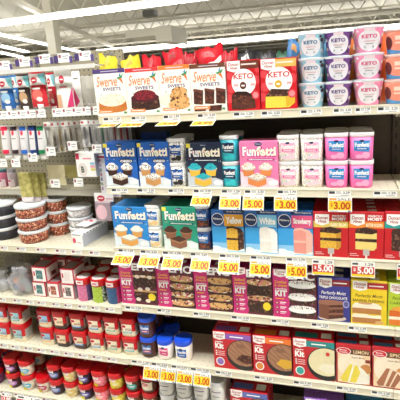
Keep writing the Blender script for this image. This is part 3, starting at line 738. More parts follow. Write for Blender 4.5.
e = carton('cake_mix_box', 'yellow cake mix box with layered banana cake', 351, 387, 281, z, dh_cake(('Perfectly Moist', 'BANANA PUDDING'), M('#7a5a1a'), t_banana, M('#b8202c')), M('#e8cb22', .4), d=.05, rows=4, group=G4, top=True, after=e)[3]
e = carton('cake_mix_box', 'lime green cake mix box with orange layer cake at the right edge', 388, 424, 284, z, dh_cake(('Perfectly Moist', 'CARROT CAKE'), M('#5a7a1a'), t_lime, M('#b8202c')), M('#b5c92e', .4), d=.05, rows=4, group=G4, top=True, after=e)[3]

G5 = 'big baking kits on the fifth shelf'
z = SZ[5]
CK = M('#c8b28a')
e = carton('cake_kit_box', 'red kit box with purple strip and swirled chocolate pan cake', 213.5, 251.5, 333, z, big_kit(M('#8a5ab4'), SWIRL, BRNY, M('#8a6ab8')), RED, d=.075, rows=3, group=G5, top=M('#7a4a9a'))[3]
e = carton('cake_kit_box', 'red kit box with orange strip and chocolate topped yellow pan cake', 253, 291.5, 337, z, big_kit(M('#e87a2a'), SWIRL, M('#d9a92e'), M('#e08a3a')), RED, d=.075, rows=3, group=G5, top=M('#d87a2a'), after=e)[3]
e = carton('cake_kit_box', 'red kit box with teal strip and pale cheesecake with a strawberry', 293, 334.5, 340, z, big_kit(M('#1f8a8a'), M('#e9dfb2'), M('#f1ead0'), M('#3aa6a0')).E('picture', M('#d23a2a'), .84, .68, .05, .05), RED, d=.075, rows=3, group=G5, top=M('#1f8a8a'), after=e)[3]
e = carton('cake_mix_box', 'red bordered cake mix box with a lemon slice and white frosting', 336, 371, 345, z, bc_box(M('#e9d44a'), M('#f2eede'), 'LEMON'), DRED, d=.045, rows=5, group=G5, top=M('#2a6a9a'), after=e)[3]
e = carton('cake_mix_box', 'red bordered cake mix box with a brown spice slice', 372, 407, 348, z, bc_box(M('#a86a4a'), M('#f0dcc0'), 'SPICE'), DRED, d=.045, rows=5, group=G5, top=M('#2a6a9a'), after=e)[3]
z = SZ[6]
carton('cake_kit_box', 'red kit box with blue strip on the bottom shelf', 231, 268, 388, z, big_kit(M('#5a6ab4'), SWIRL, BRNY, M('#5a6ab4')), RED, d=.075, rows=2, group='boxes on the bottom shelf', top=M('#5a6ab4'), h=.19, Y=.02)
e = carton('baking_mix_box', 'purple mix box on the bottom shelf with white panel', 304, 344, 390, z, dh_cake(('Signature', 'CONFETTI'), W_, t_triple, W_), M('#8a5ab8', .4), d=.05, rows=2, group='boxes on the bottom shelf', h=.205)[3]
carton('baking_mix_box', 'blue and white mix box on the bottom shelf, right corner', 346, 384, 396, z, pills_cake(W_, 'White', W_, W_), M('#4a9ad0', .4), d=.05, rows=2, group='boxes on the bottom shelf', h=.195, after=e)

# ------------------------------------------------------------------ tubs, cups and jars
def tub(name, look, cat, px, zbase, dia, h, body, lid, art, ex=2.6, ay=1.0, taper=.95, lid_h=.016, lidmat=None, Y=None, span=2.0, lab=(.06, .86), copies=(), group=None, base=None, side=None, rotz=0, low=None, x=None, lidtop=None):
    """a tub standing on zbase; copies = [(label, dx, dy, dz)]"""
    r = dia / 2
    Y = .012 + r * ay if Y is None else Y
    xc = XP(px, Y, zbase + h / 2) if x is None else x
    bh = h - lid_h * .6
    rf = lambda zz: r * .96 * (taper + (1 - taper) * min(1, zz / bh))
    m = MB()
    if low:                                   # visible filling below the label
        m.loft([(rf(0) * .93, 0), (rf(0), .006), (rf(low), low)], base, ex=ex, ay=ay, cap1=False).loft([(rf(low), low), (rf(bh), bh)], body, ex=ex, ay=ay, cap0=False)
    else: m.loft([(rf(0) * .93, 0), (rf(0), .006), (rf(bh), bh)], body, ex=ex, ay=ay)
    t = tag(m.build(name, loc=(xc, Y, zbase), rotz=rotz), look, cat, group)
    lm = lidmat or lid
    l = MB().loft([(r * .985, h - lid_h), (r, h - lid_h + .002), (r, h - .003), (r * .97, h), (r * .88, h), (r * .86, h - .003)], lm, ex=ex, ay=ay)
    lo = l.build('lid', t)
    if lidtop: 
        MB().loft([(r * .8, h - .0028), (r * .8, h - .0022)], lidtop, ex=ex, ay=ay).build('lid_print', lo)
    if art:
        def rs(zz): return rf(zz)
        def f(u, v, e):
            zz = bh * (lab[0] + (lab[1] - lab[0]) * v); q = rs(zz) + e + .0005; s = math.sin(max(-1.5, min(1.5, (u - .5) * span)))
            return (q * s, -q * ay * (max(0, 1 - abs(s) ** ex)) ** (1 / ex), zz)
        crop(art).put(f, t, cols=14, eps=.00012)
    if side:
        A = Art(); A.R('side_label', M('#c9c4bc'), .12, .08, .9, .9)
        for k in range(6): A.R('side_label', GREY, .15, .12 + k * .13, .85 - .1 * (k % 2), .16 + k * .13)
        def g(u, v, e):
            zz = bh * (.1 + .78 * v); q = rs(zz) + e + .0005; s = max(-.95, min(.95, (u - .5) * 1.75))
            return (q * (1 - abs(s) ** ex) ** (1 / ex), q * ay * s, zz)
        A.put(g, t, cols=8, eps=.00012)
    for lb, dx, dy, dz in copies: dup(t, (xc + dx, Y + dy, zbase + dz), lb, group)
    return t

def stack(name, what, cat, px, z, dia, h, n, back=0, group=None, ay=1.0, gapy=.004, back_n=None, levels=None, **k):
    """n tubs on top of each other, with `back` further stacks behind; every tub is labelled by its own place"""
    lv = levels or {1: ('',), 2: ('lower ', 'upper '), 3: ('bottom ', 'middle ', 'top ')}[n]
    cp = []
    for i in range(n):
        if i: cp.append(('%s%s' % (lv[i], what), 0, 0, i * h))
    for b in range(back):
        m = back_n if back_n is not None else n
        for i in range(m):
            cp.append(('%srear %s' % (lv[i], what), 0, (b + 1) * (dia * ay + gapy), i * h))
    return tub(name, lv[0] + what, cat, px, z, dia, h, copies=cp, group=group, ay=ay, **k)

# keto cups on the top shelf
def cup_art(drip, txt, blobs):
    A = Art()
    A.R('backdrop', drip, 0, .0, 1, 1); A.E('label_panel', M('#e6e4ea'), .5, .48, .31, .44, 24)
    for u, v, r in blobs: A.E('backdrop', M(('#e8c9a0', '#f0f0f0', '#3a2430')[int(r * 1000) % 3]), u, v, r, r * 1.2, 10)
    A.R('banner', M('#e9d3dc'), .38, .88, .62, .99)
    A.T('lettering', txt, 'KETO', .31, .58, .69, .74, .03); A.R('lettering', M('#d8b0b8'), .36, .44, .64, .48); A.R('lettering', GREY, .4, .34, .6, .37); A.E('icons', M('#b0b8c0'), .38, .22, .03, .05, 8); A.E('icons', M('#b0b8c0'), .6, .22, .03, .05, 8)
    return A
z = SZ[1]
WCUP = M('#eceef0', .35)
for px, col, tx, nm, ytop, bl in ((312, '#8fc3d8', '#2f6a94', 'pale blue', 0, ((.1, .8, .06), (.85, .75, .08), (.9, .3, .07), (.12, .25, .06), (.78, .9, .05))), (338.5, '#6a3f86', '#5a3a84', 'purple', 0, ((.1, .7, .07), (.9, .8, .08), (.9, .35, .07), (.1, .3, .06), (.8, .15, .05))), (368, '#ec8fb4', '#d8457f', 'pink', 0, ((.1, .8, .06), (.9, .7, .07), (.86, .25, .08), (.15, .2, .06), (.2, .9, .04)))):
    stack('dessert_cup', '%s and white keto dessert cup in the stack of three' % nm, 'cup', px, z, .106 if px < 360 else .113, .092 if px < 360 else .094, 3, back=1, group='keto dessert cups', body=WCUP, lid=None, lidmat=CLEAR('cup_lid', '#e8ecf0', .55), art=cup_art(M(col), M(tx), bl), ex=2.0, taper=.74, lid_h=.008, span=2.9, lab=(.02, .95))
A = Art(); A.R('backdrop', M('#4f8fc4'), 0, 0, 1, .3); A.E('label_panel', M('#ee8f78'), .5, .55, .48, .42, 24); A.E('picture', M('#6a2a2a'), .14, .5, .13, .3); A.R('lettering', M('#f6d2c0'), .34, .62, .72, .8); A.R('lettering', M('#f6d2c0'), .34, .45, .8, .53); A.R('badge', M('#5a2a5a'), .72, .3, .98, .5)
stack('dessert_bowl', 'salmon pink dessert bowl with blue base at the top right edge', 'cup', 399, z, .112, .088, 3, back=0, group='salmon dessert bowls', body=M('#ee9a82', .4), lid=None, lidmat=CLEAR('bowl_lid', '#f0d8d0', .6), art=A, ex=2.0, taper=.82, lid_h=.01, span=2.9, lab=(.02, .95))

# frosting cans with confetti lids
SEAL = CLEAR('frost_lid', '#f4f4f4', .75, .3)
def can_art(panel, band, name='Funfetti', low=None, patch=None):
    A = Art()
    if low: A.R('backdrop', low, 0, 0, 1, .42)
    A.P('label_panel', panel, [(.16, .42), (.84, .36), (.86, .92), (.14, .92)]); A.E('maker_logo', NAVY, .5, .9, .1, .06, 12)
    A.T('lettering', W_, name, .2, .6, .82, .82, .04); A.R('flavour_strip', band, .24, .47, .76, .56); A.R('lettering', W_, .3, .5, .7, .53)
    if patch: A.E('picture', patch, .68, .2, .18, .16, 14); A.E('picture', patch, .4, .14, .16, .1, 14)
    return A
G = 'frosting tubs on the second shelf'
z = SZ[2]
stack('frosting_tub', 'white frosting tub with black specks and blue label, left of the navy box', 'tub', 180, z, .082, .105, 2, back=1, group=G, body=OREO, lid=SEAL, art=can_art(M('#1f5fb4'), NAVY, patch=M('#2b2626')), ex=3.2)
stack('frosting_tub', 'teal frosting tub with dark label, between navy and pink boxes', 'tub', 231.5, z, .08, .108, 2, back=1, group=G, body=M('#2aa9b8', .35), lid=SEAL, art=can_art(M('#222c47'), M('#1f7fa0'), low=M('#2aa9b8'), patch=M('#35c0c8')), ex=3.2)
CB = CONF
for px, w in ((289.5, 'left'), (312.5, 'right')):
    stack('frosting_tub', 'sprinkle patterned frosting tub with pink label, %s stack of the pair' % w, 'tub', px, z, .091, .106, 2, back=1, group=G, body=CB, lid=SEAL, art=can_art(M('#f0b0cc'), M('#e0468c'), patch=M('#e8cfd8')), ex=3.4)
for px, w in ((336.5, 'left'), (361, 'right')):
    stack('frosting_tub', 'bright pink frosting tub with blue label, %s stack of the pair' % w, 'tub', px, z, .093, .108, 2, back=1, group=G, body=M('#ea6fae', .35), lid=SEAL, art=can_art(M('#2f8fd0'), M('#1f5fb4'), patch=M('#f3a8cc')), ex=3.4)
G = 'frosting tubs on the third shelf'
z = SZ[3]
stack('frosting_tub', 'white vanilla frosting tub with blue label, between the light blue and green boxes', 'tub', 157, z, .078, .1, 2, back=1, group=G, body=M('#efe9dc', .35), lid=SEAL, art=can_art(M('#2a7ac8'), M('#1a4f98'), low=M('#f0e6cc'), patch=M('#e8c48a')), ex=3.2)
stack('frosting_tub', 'navy and brown chocolate frosting tub with blue label, right of the green box', 'tub', 205, z, .08, .103, 2, back=1, group=G, body=M('#20427a', .35), lid=SEAL, art=can_art(M('#2a6fb8'), M('#1a3f78'), low=SP('choc_chunks', [('#3a1f18', .6), ('#6a4030', .25), ('#b8503a', .15)], 200)), ex=3.2)

# blue lidded tubs on the fifth shelf
z = SZ[5]; BLID = M('#1a50d8', .35)
def blue_art(panel, word, col):
    A = Art(); A.P('label_panel', panel, [(.2, .3), (.8, .25), (.82, .85), (.2, .85)]); A.E('maker_logo', NAVY, .48, .84, .12, .08, 12)
    A.T('lettering', W_, word, .24, .56, .78, .74, .03); A.R('flavour_strip', col, .3, .34, .78, .5); A.R('lettering', W_, .36, .4, .7, .44)
    return A
G = 'blue lidded frosting tubs'
stack('frosting_tub', 'chocolate frosting tub with blue lid, in the leftmost blue lidded stack', 'tub', 149.5, z, .083, .108, 2, back=1, group=G, body=M('#4a2418', .3), lid=BLID, art=blue_art(M('#3a7ac0'), 'Chocolate', M('#b8282a')), ex=2.4, lid_h=.024)
tub('frosting_tub', 'white frosting tub with pink strawberry label and blue lid', 'tub', 166, z, .078, .104, M('#efe6e0', .3), BLID, blue_art(M('#e04a8a'), 'Strawberry', M('#d02a6a')), ex=2.4, lid_h=.024, group=G,
    copies=[('white frosting tub with blue lid standing behind the strawberry labelled one', 0, .086, 0)])
tub('frosting_tub', 'white vanilla frosting tub with blue label and domed blue lid, beside the empty space', 'tub', 184, z, .086, .108, M('#efe9dc', .3), BLID, blue_art(M('#2a6ab8'), 'Vanilla', M('#1f5aa8')), ex=2.4, lid_h=.024, group=G)
# a low blue and a dark one deep in the same row
tub('frosting_tub', 'dark chocolate frosting tub with blue lid, deepest in the blue lidded rows', 'tub', 171, z, .082, .108, M('#3a1f1a', .3), M('#24305a', .35), blue_art(M('#3a6aa0'), 'Fudge', M('#8a2a2a')), ex=2.4, lid_h=.024, group=G, Y=.2, copies=[('dark chocolate frosting tub with blue lid, upper one deepest in the rows', 0, 0, .108)])
# white cans on the bottom shelf
z = SZ[6]
A = Art(); A.R('label_panel', M('#e9e8e4'), 0, .1, 1, .8); A.R('lettering', M('#7a5a8a'), .2, .62, .8, .68); A.R('lettering', GREY, .25, .3, .7, .35)
for px, w, yy in ((169, 'leftmost', .05), (186, 'second', .05), (203.5, 'third', .05), (219.5, 'rightmost', .055)):
    stack('frosting_tub', 'cloudy lidded white tub on the bottom shelf, %s of four stacks' % w, 'tub', px, z, .082, .104 if px < 210 else .108, 2, back=1, group='white tubs on the bottom shelf', body=M('#e6e4de', .35), lid=M('#d9dadb', .3), art=A, ex=2.4, lid_h=.02)

# square red lidded frosting tubs, fifth shelf of the left bay
RLID = M('#c80814', .35); RBODY = M('#bc0a16', .35)
def bc_art(panel, band, cream=True):
    A = Art(); A.R('label_panel', panel, .16, .3, .86, .98); A.R('flavour_strip', band, .16, .27, .86, .42); A.R('lettering', W_, .2, .35, .76, .39)
    A.E('maker_logo', W_, .27, .8, .2, .13, 16); A.E('maker_logo', M('#c01420'), .27, .8, .17, .11, 16); A.R('lettering', GREY, .4, .62, .85, .66); A.R('lettering', M('#8a4a3a'), .36, .52, .86, .57)
    return A
z = LZ[5]; G = 'square red lidded frosting tubs'
CRM = M('#efe4c4', .35); DCH = M('#2c1612', .3); MCH = M('#4a2a1e', .3)
for px, look, pan, band, bs, back in (
    (4, 'red lidded frosting tub with sky blue label and orange band, left edge', M('#a8cfe4'), M('#eab04a'), CRM, 1),
    (19, 'red lidded frosting tub with teal and white label, second stack from left', M('#9accd4'), M('#5aa8a8'), CRM, 0),
    (47, 'red lidded frosting tub with sky blue and orange label, right of the gap', M('#8fc0e0'), M('#eab04a'), CRM, 0),
    (62, 'red lidded frosting tub with cream label over dark chocolate frosting', M('#eed9b4'), M('#e4b88a'), DCH, 1),
    (79, 'red lidded frosting tub with cream label, blue band and brown frosting', M('#eed9b4'), M('#4a8ac8'), MCH, 1),
    (96, 'red lidded frosting tub with cream label, blue band and white frosting', M('#f0e4c8'), M('#5a9ad0'), CRM, 1),
    (112.5, 'red lidded frosting tub with cream label and green band', M('#f0e0c0'), M('#7ab09a'), CRM, 1),
    (129, 'red lidded frosting tub with cream label and aqua band, nearest the blue lids', M('#f0e4cc'), M('#6ab8c0'), CRM, 1)):
    stack('frosting_tub', look, 'tub', px + 3.8, z, .086, .102, 2, back=back, group=G, body=RBODY, lid=RLID, art=bc_art(pan, band), ex=4.5, taper=.93, lid_h=.027, low=.033, base=bs, side=True, span=1.9, lab=(.05, .84), Y=.06)
tub('frosting_tub', 'red lidded frosting tub with blue label standing alone deep in the gap', 'tub', 45, z, .076, .102, RBODY, RLID, bc_art(M('#5a9ac0'), M('#4a8ab0')), ex=4.5, taper=.93, lid_h=.022, low=.03, base=CRM, side=True, span=1.9, lab=(.1, .9), Y=.18, group=G)

# whipped frosting tubs on the lowest shelf
def whip_art(patch, yel=True, bc=False):
    A = Art()
    if bc: A.R('label_panel', M('#efe2cc'), .15, .2, .85, .9); A.E('maker_logo', M('#c01420'), .42, .7, .2, .14, 14); A.R('lettering', W_, .3, .67, .54, .72); return A
    A.E('flavour_patch', patch, .55, .44, .34, .24, 18); A.R('lettering', W_, .36, .44, .76, .5); A.R('lettering', W_, .42, .34, .7, .38)
    A.P('maker_logo', M('#efe6e4'), [(.2, .66), (.62, .62), (.64, .92), (.2, .96)]); A.R('maker_logo', M('#c88a8a'), .26, .76, .58, .82)
    if yel: A.E('badge', M('#e4d322'), .38, .14, .17, .15, 14)
    return A
z = LZ[6]; G = 'whipped frosting tubs'
CH = WAVE('chocolate', '#4a2226', '#341619')
for px, n, look, patch, bs, yel in (
    (-6, 2, 'purple berry frosting tub at the left end of the lowest shelf', M('#7a3a6a'), WAVE('berry', '#8a4a72', '#6a2f58'), False),
    (12.5, 2, 'whipped frosting tub with lilac patch and dark frosting', M('#b070b8'), CH, True),
    (27, 2, 'whipped frosting tub with sky blue patch and cream frosting', M('#58b4d0'), WAVE('cream', '#efe0cc', '#e0cbb4'), True),
    (42, 1, 'whipped frosting tub with crimson patch standing alone, not stacked', M('#c02a5a'), WAVE('cream', '#efe0cc', '#e0cbb4'), True),
    (55.5, 2, 'whipped frosting tub with slate blue patch and chocolate frosting, beside the single one', M('#6a80c0'), CH, False),
    (70, 2, 'whipped frosting tub with yellow patch and pale yellow frosting', M('#e6c860'), WAVE('vanilla', '#efdca8', '#dcc283'), False),
    (84.5, 2, 'whipped frosting tub with violet patch, yellow badge and dark frosting', M('#5a5ab0'), WAVE('dark', '#3a2434', '#281824'), True),
    (99.5, 2, 'whipped frosting tub of bright pink strawberry frosting', M('#f08a9a'), WAVE('pink', '#e86a80', '#f08fa0'), True),
    (116, 2, 'whipped frosting tub of lemon yellow frosting', M('#e9d84a'), WAVE('lemon', '#e4d258', '#d2b93a'), True),
    (132.5, 2, 'whipped frosting tub with teal patch and milk chocolate frosting', M('#2fb0a8'), WAVE('milk', '#7a4a34', '#5f3626'), False)):
    stack('frosting_tub', look, 'tub', px + 2.8, z, .083, .091, n, back=1 if n == 2 else 0, group=G, body=bs, lid=RLID, art=whip_art(patch, yel), ex=2.3, taper=.84, lid_h=.028, span=2.4, lab=(.04, .98))
tub('frosting_tub', 'brown frosting tub with red lid and cream label under the first sale tag', 'tub', 151, z, .083, .098, WAVE('milk', '#7a4a34', '#5f3626'), RLID, whip_art(W_, bc=True), ex=2.3, taper=.88, lid_h=.026, span=2.4, group=G,
    copies=[('upper brown frosting tub with cream label, hidden partly by the first sale tag', 0, 0, .098), ('lower brown frosting tub, behind the front stack by the sale tags', 0, .088, 0), ('upper brown frosting tub, behind the front stack by the sale tags', 0, .088, .098)])

# sprinkle tubs on the third shelf of the left bay
z = LZ[3]; WL = M('#d9dcdf', .3); G = 'round sprinkle tubs'
AUT = SP('autumn_sprinkles', [('#a84c36', .3), ('#c8805a', .24), ('#7a322a', .2), ('#d8b898', .14), ('#543028', .12)], 170)
BSP = SP('black_sprinkles', [('#2a2a30', .7), ('#3f3f48', .3)], 200)
CLJ = SP('clear_sprinkles', [('#c9c6c4', .5), ('#a8a29e', .25), ('#e6e4e2', .25)], 150)
stack('sprinkle_tub', 'round tub of black sprinkles with white lid at the left edge', 'tub', 6, z, .15, .064, 3, group=G, body=BSP, lid=WL, art=None, ex=2, taper=.93, lid_h=.014, Y=.11)
stack('sprinkle_tub', 'round tub of autumn coloured sprinkles with white lid in the front stack', 'tub', 34.5, z, .15, .065, 3, group=G, body=AUT, lid=WL, art=None, ex=2, taper=.93, lid_h=.014, Y=.088)
stack('sprinkle_tub', 'round tub of red and orange sprinkles with white lid in the deeper stack', 'tub', 60, z, .11, .066, 3, group=G, body=AUT, lid=WL, art=None, ex=2, taper=.93, lid_h=.014, Y=.19)
stack('sprinkle_tub', 'small clear tub of pale sprinkles with white lid beside the long white box', 'tub', 79, z, .125, .053, 3, group=G, body=CLJ, lid=WL, art=None, ex=2, taper=.93, lid_h=.012, x=-.287, Y=.18)
stack('sprinkle_tub', 'round tub of mixed sprinkles with white lid behind the black stack', 'tub', 30, z, .085, .07, 3, group=G, body=AUT, lid=WL, art=None, ex=2, taper=.93, lid_h=.014, Y=.215, x=-.63)

# long white box, pouches and liners on the same shelf
t = tag(MB().box(-.032, 0, 0, .032, .2, .068, M('#efeeec', .45), .002).build('decorating_box', loc=(XP(77, .02, z + .03), .02, z), rotz=-.12), 'long white box lying lengthwise beside the clear sprinkle tubs', 'box')
A = Art(); A.E('maker_logo', M('#d0455a'), .25, .45, .16, .2, 12); A.R('lettering', M('#c88a94'), .5, .3, .9, .36); A.R('lettering', GREY, .1, .86, .9, .93); A.put(front(.064, .068), t)
A = Art(); A.R('side_print', M('#b9bac0'), .02, .05, .98, .84)
for k in range(8): A.R('side_print', M('#6a6a72'), .06 + k * .115, .88, .13 + k * .115, .95)
A.put(lambda u, v, e: (.032 + e, u * .2, v * .068), t)

def pillow(w, h, d, mat, top=None, seal=.06, n=9, crumple=0.0):
    """puffed pouch hanging in the x-z plane, top edge at z = 0, with flat crimped top and bottom seals"""
    m = MB()
    def bul(u, v):
        a = max(0, min(1, (v - seal) / (1 - 2 * seal)))
        return d / 2 * (math.sin(PI * a) ** .6) * (math.sin(PI * u) ** .55)
    pinch = lambda v: 1 - .05 * math.sin(PI * v)
    cr = lambda u, v: crumple * v * v * (.5 * math.sin(u * 9 + w * 90) + .35 * math.sin(u * 17 + h * 70) + 1.2 * (u - .5) * math.sin(w * 200))
    m.grid(lambda u, v: ((u - .5) * w * pinch(v), -bul(u, v) - .0006 + cr(1 - u, v) * .5, -h + v * h + cr(u, v)), n, n + 3, mat)
    m.grid(lambda u, v: ((.5 - u) * w * pinch(v), bul(u, v) + .0006 + cr(u, v) * .5, -h + v * h + cr(1 - u, v)), n, n + 3, mat)
    return m, (lambda u, v, e: ((u - .5) * w * pinch(v), -bul(u, v) - .0012 - e * 3 + cr(1 - u, v) * .5, -h + v * h + cr(u, v)))
def put_soft(A, f, t):
    """print following the bulge: cut into a lattice first"""
    out = []
    for p, m, ps in A.e:
        qs = []
        for q in ps:
            for k in range(8):
                c = clip(clip(q, k / 8, 1), (k + 1) / 8, -1)
                if len(c) < 3: continue
                c = [(b, a) for a, b in c]
                for j in range(10):
                    e = clip(clip(c, j / 10, 1), (j + 1) / 10, -1)
                    if len(e) > 2: qs.append([(b, a) for a, b in e])
        out.append((p, m, qs))
    A.e = out; A.put(f, t)

HOOKM = M('#c9c9c6', .3, .8)
def hook(px, py, Y, label, plate=True, purple=False, w=.05, h=.034):
    """peg hook from the pegboard with a price plate on its tip; py is the plate's centre"""
    c = AT(px, py, Y); L = DEP - Y
    t = empty('peg_hook', (c.x, Y, c.z + h / 2), label, 'peg hook', 'peg hooks with price plates')
    m = MB().tube((0, 0, 0), (0, L, 0), .0025, HOOKM).tube((0, 0, .0), (0, -.006, .01), .0025, HOOKM); m.build('wire', t)
    MB().box(-.012, L - .004, -.012, .012, L - .0005, .012, HOOKM).build('backplate', t)
    p = MB().box(-w / 2, -.008, -h + .006, w / 2, -.0068, .008, WHITE).build('price_plate', t)
    A = Art(); A.R('plate_print', M('#9a5a62'), .08, .5, .28, .85); A.R('plate_print', GREY, .4, .62, .9, .72); A.R('plate_print', GREY, .4, .35, .8, .43)
    if purple: A.R('plate_print', M('#4a3a72'), -.35, .05, .02, .8); A.R('plate_print', M('#5a4a86'), .95, -.1, 1.2, .6)
    A.put(lambda u, v, e: (-w / 2 + u * w, -.008 - e, -h + .006 + v * (h + .002)), p)
    return t, c

OR = ('leftmost', 'second from left', 'middle one', 'second from right', 'rightmost')
# upper row of plates, with purple and white talkers
for i, (px, py) in enumerate(((6, 67), (26, 63.5), (46, 60.5), (65, 59.5), (86, 57.5))):
    hook(px, py, .05, 'white price plate with purple flag on the top hooks, %s' % OR[i], purple=True, w=.06, h=.038)
c = AT(50, 68, .035)
t = empty('label_bar', (0, 0, 0), 'pale horizontal bar under the top row of purple price plates', 'bar')
MB().box(-.62, .028, c.z - .012, -.01, .034, c.z + .006, M('#d8d8d4', .35)).build('bar', t)
for x in (-.6, -.3, -.02): MB().tube((x, .034, c.z), (x, DEP - .0005, c.z), .004, HOOKM).build('arm', t)

def pouch(px, pyt, pyb, wpx, Y, label, mat, art=None, d=.02, nozzle=False, group=None, name='icing_pouch', cat='pouch', rot=0):
    a = AT(px, pyt, Y); b = AT(px, pyb, Y); h = a.z - b.z
    w = XP(px + wpx / 2, Y, a.z - h / 2) - XP(px - wpx / 2, Y, a.z - h / 2)
    m, f = pillow(w, h, d, mat)
    t = tag(m.build(name, loc=(a.x, Y, a.z)), label, cat, group); t.rotation_euler[1] = rot
    if art: put_soft(crop(art), f, t)
    if nozzle:
        MB().loft([(.008, -h - .03), (.013, -h - .005), (.016, -h + .012)], W_, n=12).build('nozzle', t)
    return t
def icing_art(band, food, logo='#c02434'):
    A = Art(); A.R('label_panel', M('#efe9e6'), 0, .62, 1, .95); A.P('label_panel', M('#7fc4cc'), [(.55, .95), (1, .95), (1, .6), (.8, .7)]); A.E('maker_logo', M(logo), .34, .76, .22, .09, 14); A.R('maker_logo', W_, .22, .745, .46, .775)
    A.R('flavour_strip', band, 0, .1, 1, .4); A.E('picture', food, .45, .34, .34, .16, 16); A.E('picture', W_, .55, .22, .2, .07, 10); A.R('lettering', W_, .15, .5, .7, .55)
    return A
G = 'icing pouches on the top hooks'
for px, yt, yb, w, col, lab, Y in ((4, 76, 109, 14, '#2f6ab4', 'blue icing pouch with white top at the left edge', .085), (13.5, 75, 108, 8, '#3a7ac0', 'second blue icing pouch hanging behind the first', .15),
                                (21.5, 74, 109, 12.5, '#4a3a34', 'brown icing pouch with white top', .085), (36, 71.5, 107, 16, '#d8303c', 'red and pink icing pouch with oval logo', .08), (49.5, 72.5, 109, 8, '#b82434', 'darker red icing pouch hanging behind the pink one', .15)):
    pouch(px, yt, yb, w, Y, lab, M(col, .3) if True else None, icing_art(M(col), M('#c9a27a') if col == '#4a3a34' else M('#e6746a') if col[1] in 'db' else M('#9ac4e0')), nozzle=True, group=G)
A = Art(); A.P('flavour_strip', M('#e0407a'), [(.95, .12), (1, .6), (.55, .1)]); A.E('maker_logo', M('#d03a50'), .42, .78, .16, .1, 14); A.R('maker_logo', W_, .32, .765, .52, .795); A.R('lettering', M('#d87a8a'), .25, .58, .7, .62); A.R('picture', M('#e0b08a'), .02, .08, .28, .42); A.R('flavour_strip', M('#d02a50'), .02, .02, .4, .09)
pouch(62, 70, 112, 17, .08, 'white decorating kit with a pink triangle, facing forward', W_, A, d=.012, name='decorating_kit', cat='kit', group='white decorating kits')
A = Art(); A.P('flavour_strip', M('#e0407a'), [(.1, .3), (.2, .62), (.75, .26), (.2, .12)]); A.R('lettering', GREY, .3, .8, .8, .84)
pouch(74.5, 71, 112, 9, .14, 'white decorating kit with a pink arrow, hanging behind the first', W_, A, d=.012, name='decorating_kit', cat='kit', group='white decorating kits')
for i, (px, Y) in enumerate(((80, .16), (84.5, .2), (89, .235))):
    A = Art(); A.R('label_panel', M('#dcdcd8'), .2, .2, .8, .24); A.R('label_panel', M('#e0a8b0'), .3, .16, .6, .19)
    pouch(px, 76, 112, 9, Y, 'clear flat bag of piping tips, %s of three behind the white kits' % ('nearest', 'middle', 'farthest')[i], CLEAR('bag', '#dcdad2', .5), A, d=.01, name='clear_bag', cat='bag', group='clear piping bags')

# second row: plates shoulder to shoulder
for i, px in enumerate((4.5, 14, 23.5, 33, 42)): hook(px, 116.5 - i * .4, .05, 'white price plate above the colour tubes, %s of the five' % OR[i], w=.053, h=.036)
for i, px in enumerate((58.5, 68.5, 78.5, 88.5, 96)): hook(px, 114 - i * .5, .05, 'white price plate under the white decorating kits, %s of the five' % OR[i], w=.053 if i < 4 else .04, h=.036)

# colour tubes: cap down, crimped flat top
def color_tube(px, yt, yb, wpx, Y, body, top, label, group):
    a = AT(px, yt, Y); b = AT(px, yb, Y); h = a.z - b.z; w = XP(px + wpx / 2, Y, a.z) - XP(px - wpx / 2, Y, a.z); r = w / 2
    m = MB(); n = 20; rings = []
    def ring(rx, ry, zz): return [(rx * math.cos(2 * PI * k / n), ry * math.sin(2 * PI * k / n), zz) for k in range(n)]
    R_ = [ring(r * .8, r * .7, -h * .88), ring(r * .98, r * .8, -h * .8), ring(r, r * .62, -h * .4), ring(r * 1.04, .003, -h * .03), ring(r * 1.04, .0015, 0)]
    i = m.mi(body); j = m.mi(W_)
    for q in R_: m.v += q
    for k in range(4):
        for s_ in range(n):
            m.f.append((k * n + s_, k * n + (s_ + 1) % n, (k + 1) * n + (s_ + 1) % n, (k + 1) * n + s_)); m.m.append(i); m.sm.append(True)
    m.f.append(tuple(4 * n + k for k in range(n))); m.m.append(i); m.sm.append(False)
    t = tag(m.build('color_tube', loc=(a.x, Y, a.z)), label, 'tube', group)
    MB().loft([(r * .86, -h), (r * .86, -h * .9), (r * .8, -h * .87)], W_, n=18, ay=.85).build('cap', t)
    def f(u, v, e):
        zz = -h * .82 + v * h * .82; k = (zz + h * .8) / (h * .8); s = (u - .5) * 1.7
        ry = r * .8 * (1 - k) ** .8 + .003; return (r * s, -ry * math.sqrt(max(.05, 1 - s * s)) - .0016 - e, zz)
    A = Art(); A.R('label_panel', M('#d9d6d6'), .08, .12, .92, .82); A.R('banner', top, .05, .82, .95, .97); A.E('maker_logo', M('#d03a50'), .42, .74, .2, .09, 12); A.R('lettering', GREY, .2, .52, .8, .56); A.R('flavour_strip', top, .05, .0, .95, .14)
    out = []
    for p, mm, ps in A.e:
        qs = []
        for q in ps:
            q = [(bb, aa) for aa, bb in q]
            for j_ in range(8):
                e = clip(clip(q, j_ / 8, 1), (j_ + 1) / 8, -1)
                if len(e) > 2: qs.append([(bb, aa) for aa, bb in e])
        out.append((p, mm, qs))
    A.e = out; A.put(f, t, cols=6, eps=.00012)
    return t
G = 'icing colour tubes'
for px, body, top, nm in ((4, '#d8d4d4', '#d8284a', 'crimson'), (13.5, '#d8d0d0', '#3a2a30', 'black'), (22.5, '#d4d6da', '#2a62b8', 'blue'), (31.5, '#2a3a6a', '#1f3a7a', 'navy'), (40, '#d4d8d4', '#1f7a4a', 'green')):
    color_tube(px, 125.5, 159, 8.2, .075, M(body, .35), M(top, .35), '%s icing colour tube with white cap, on the second row' % nm, G)

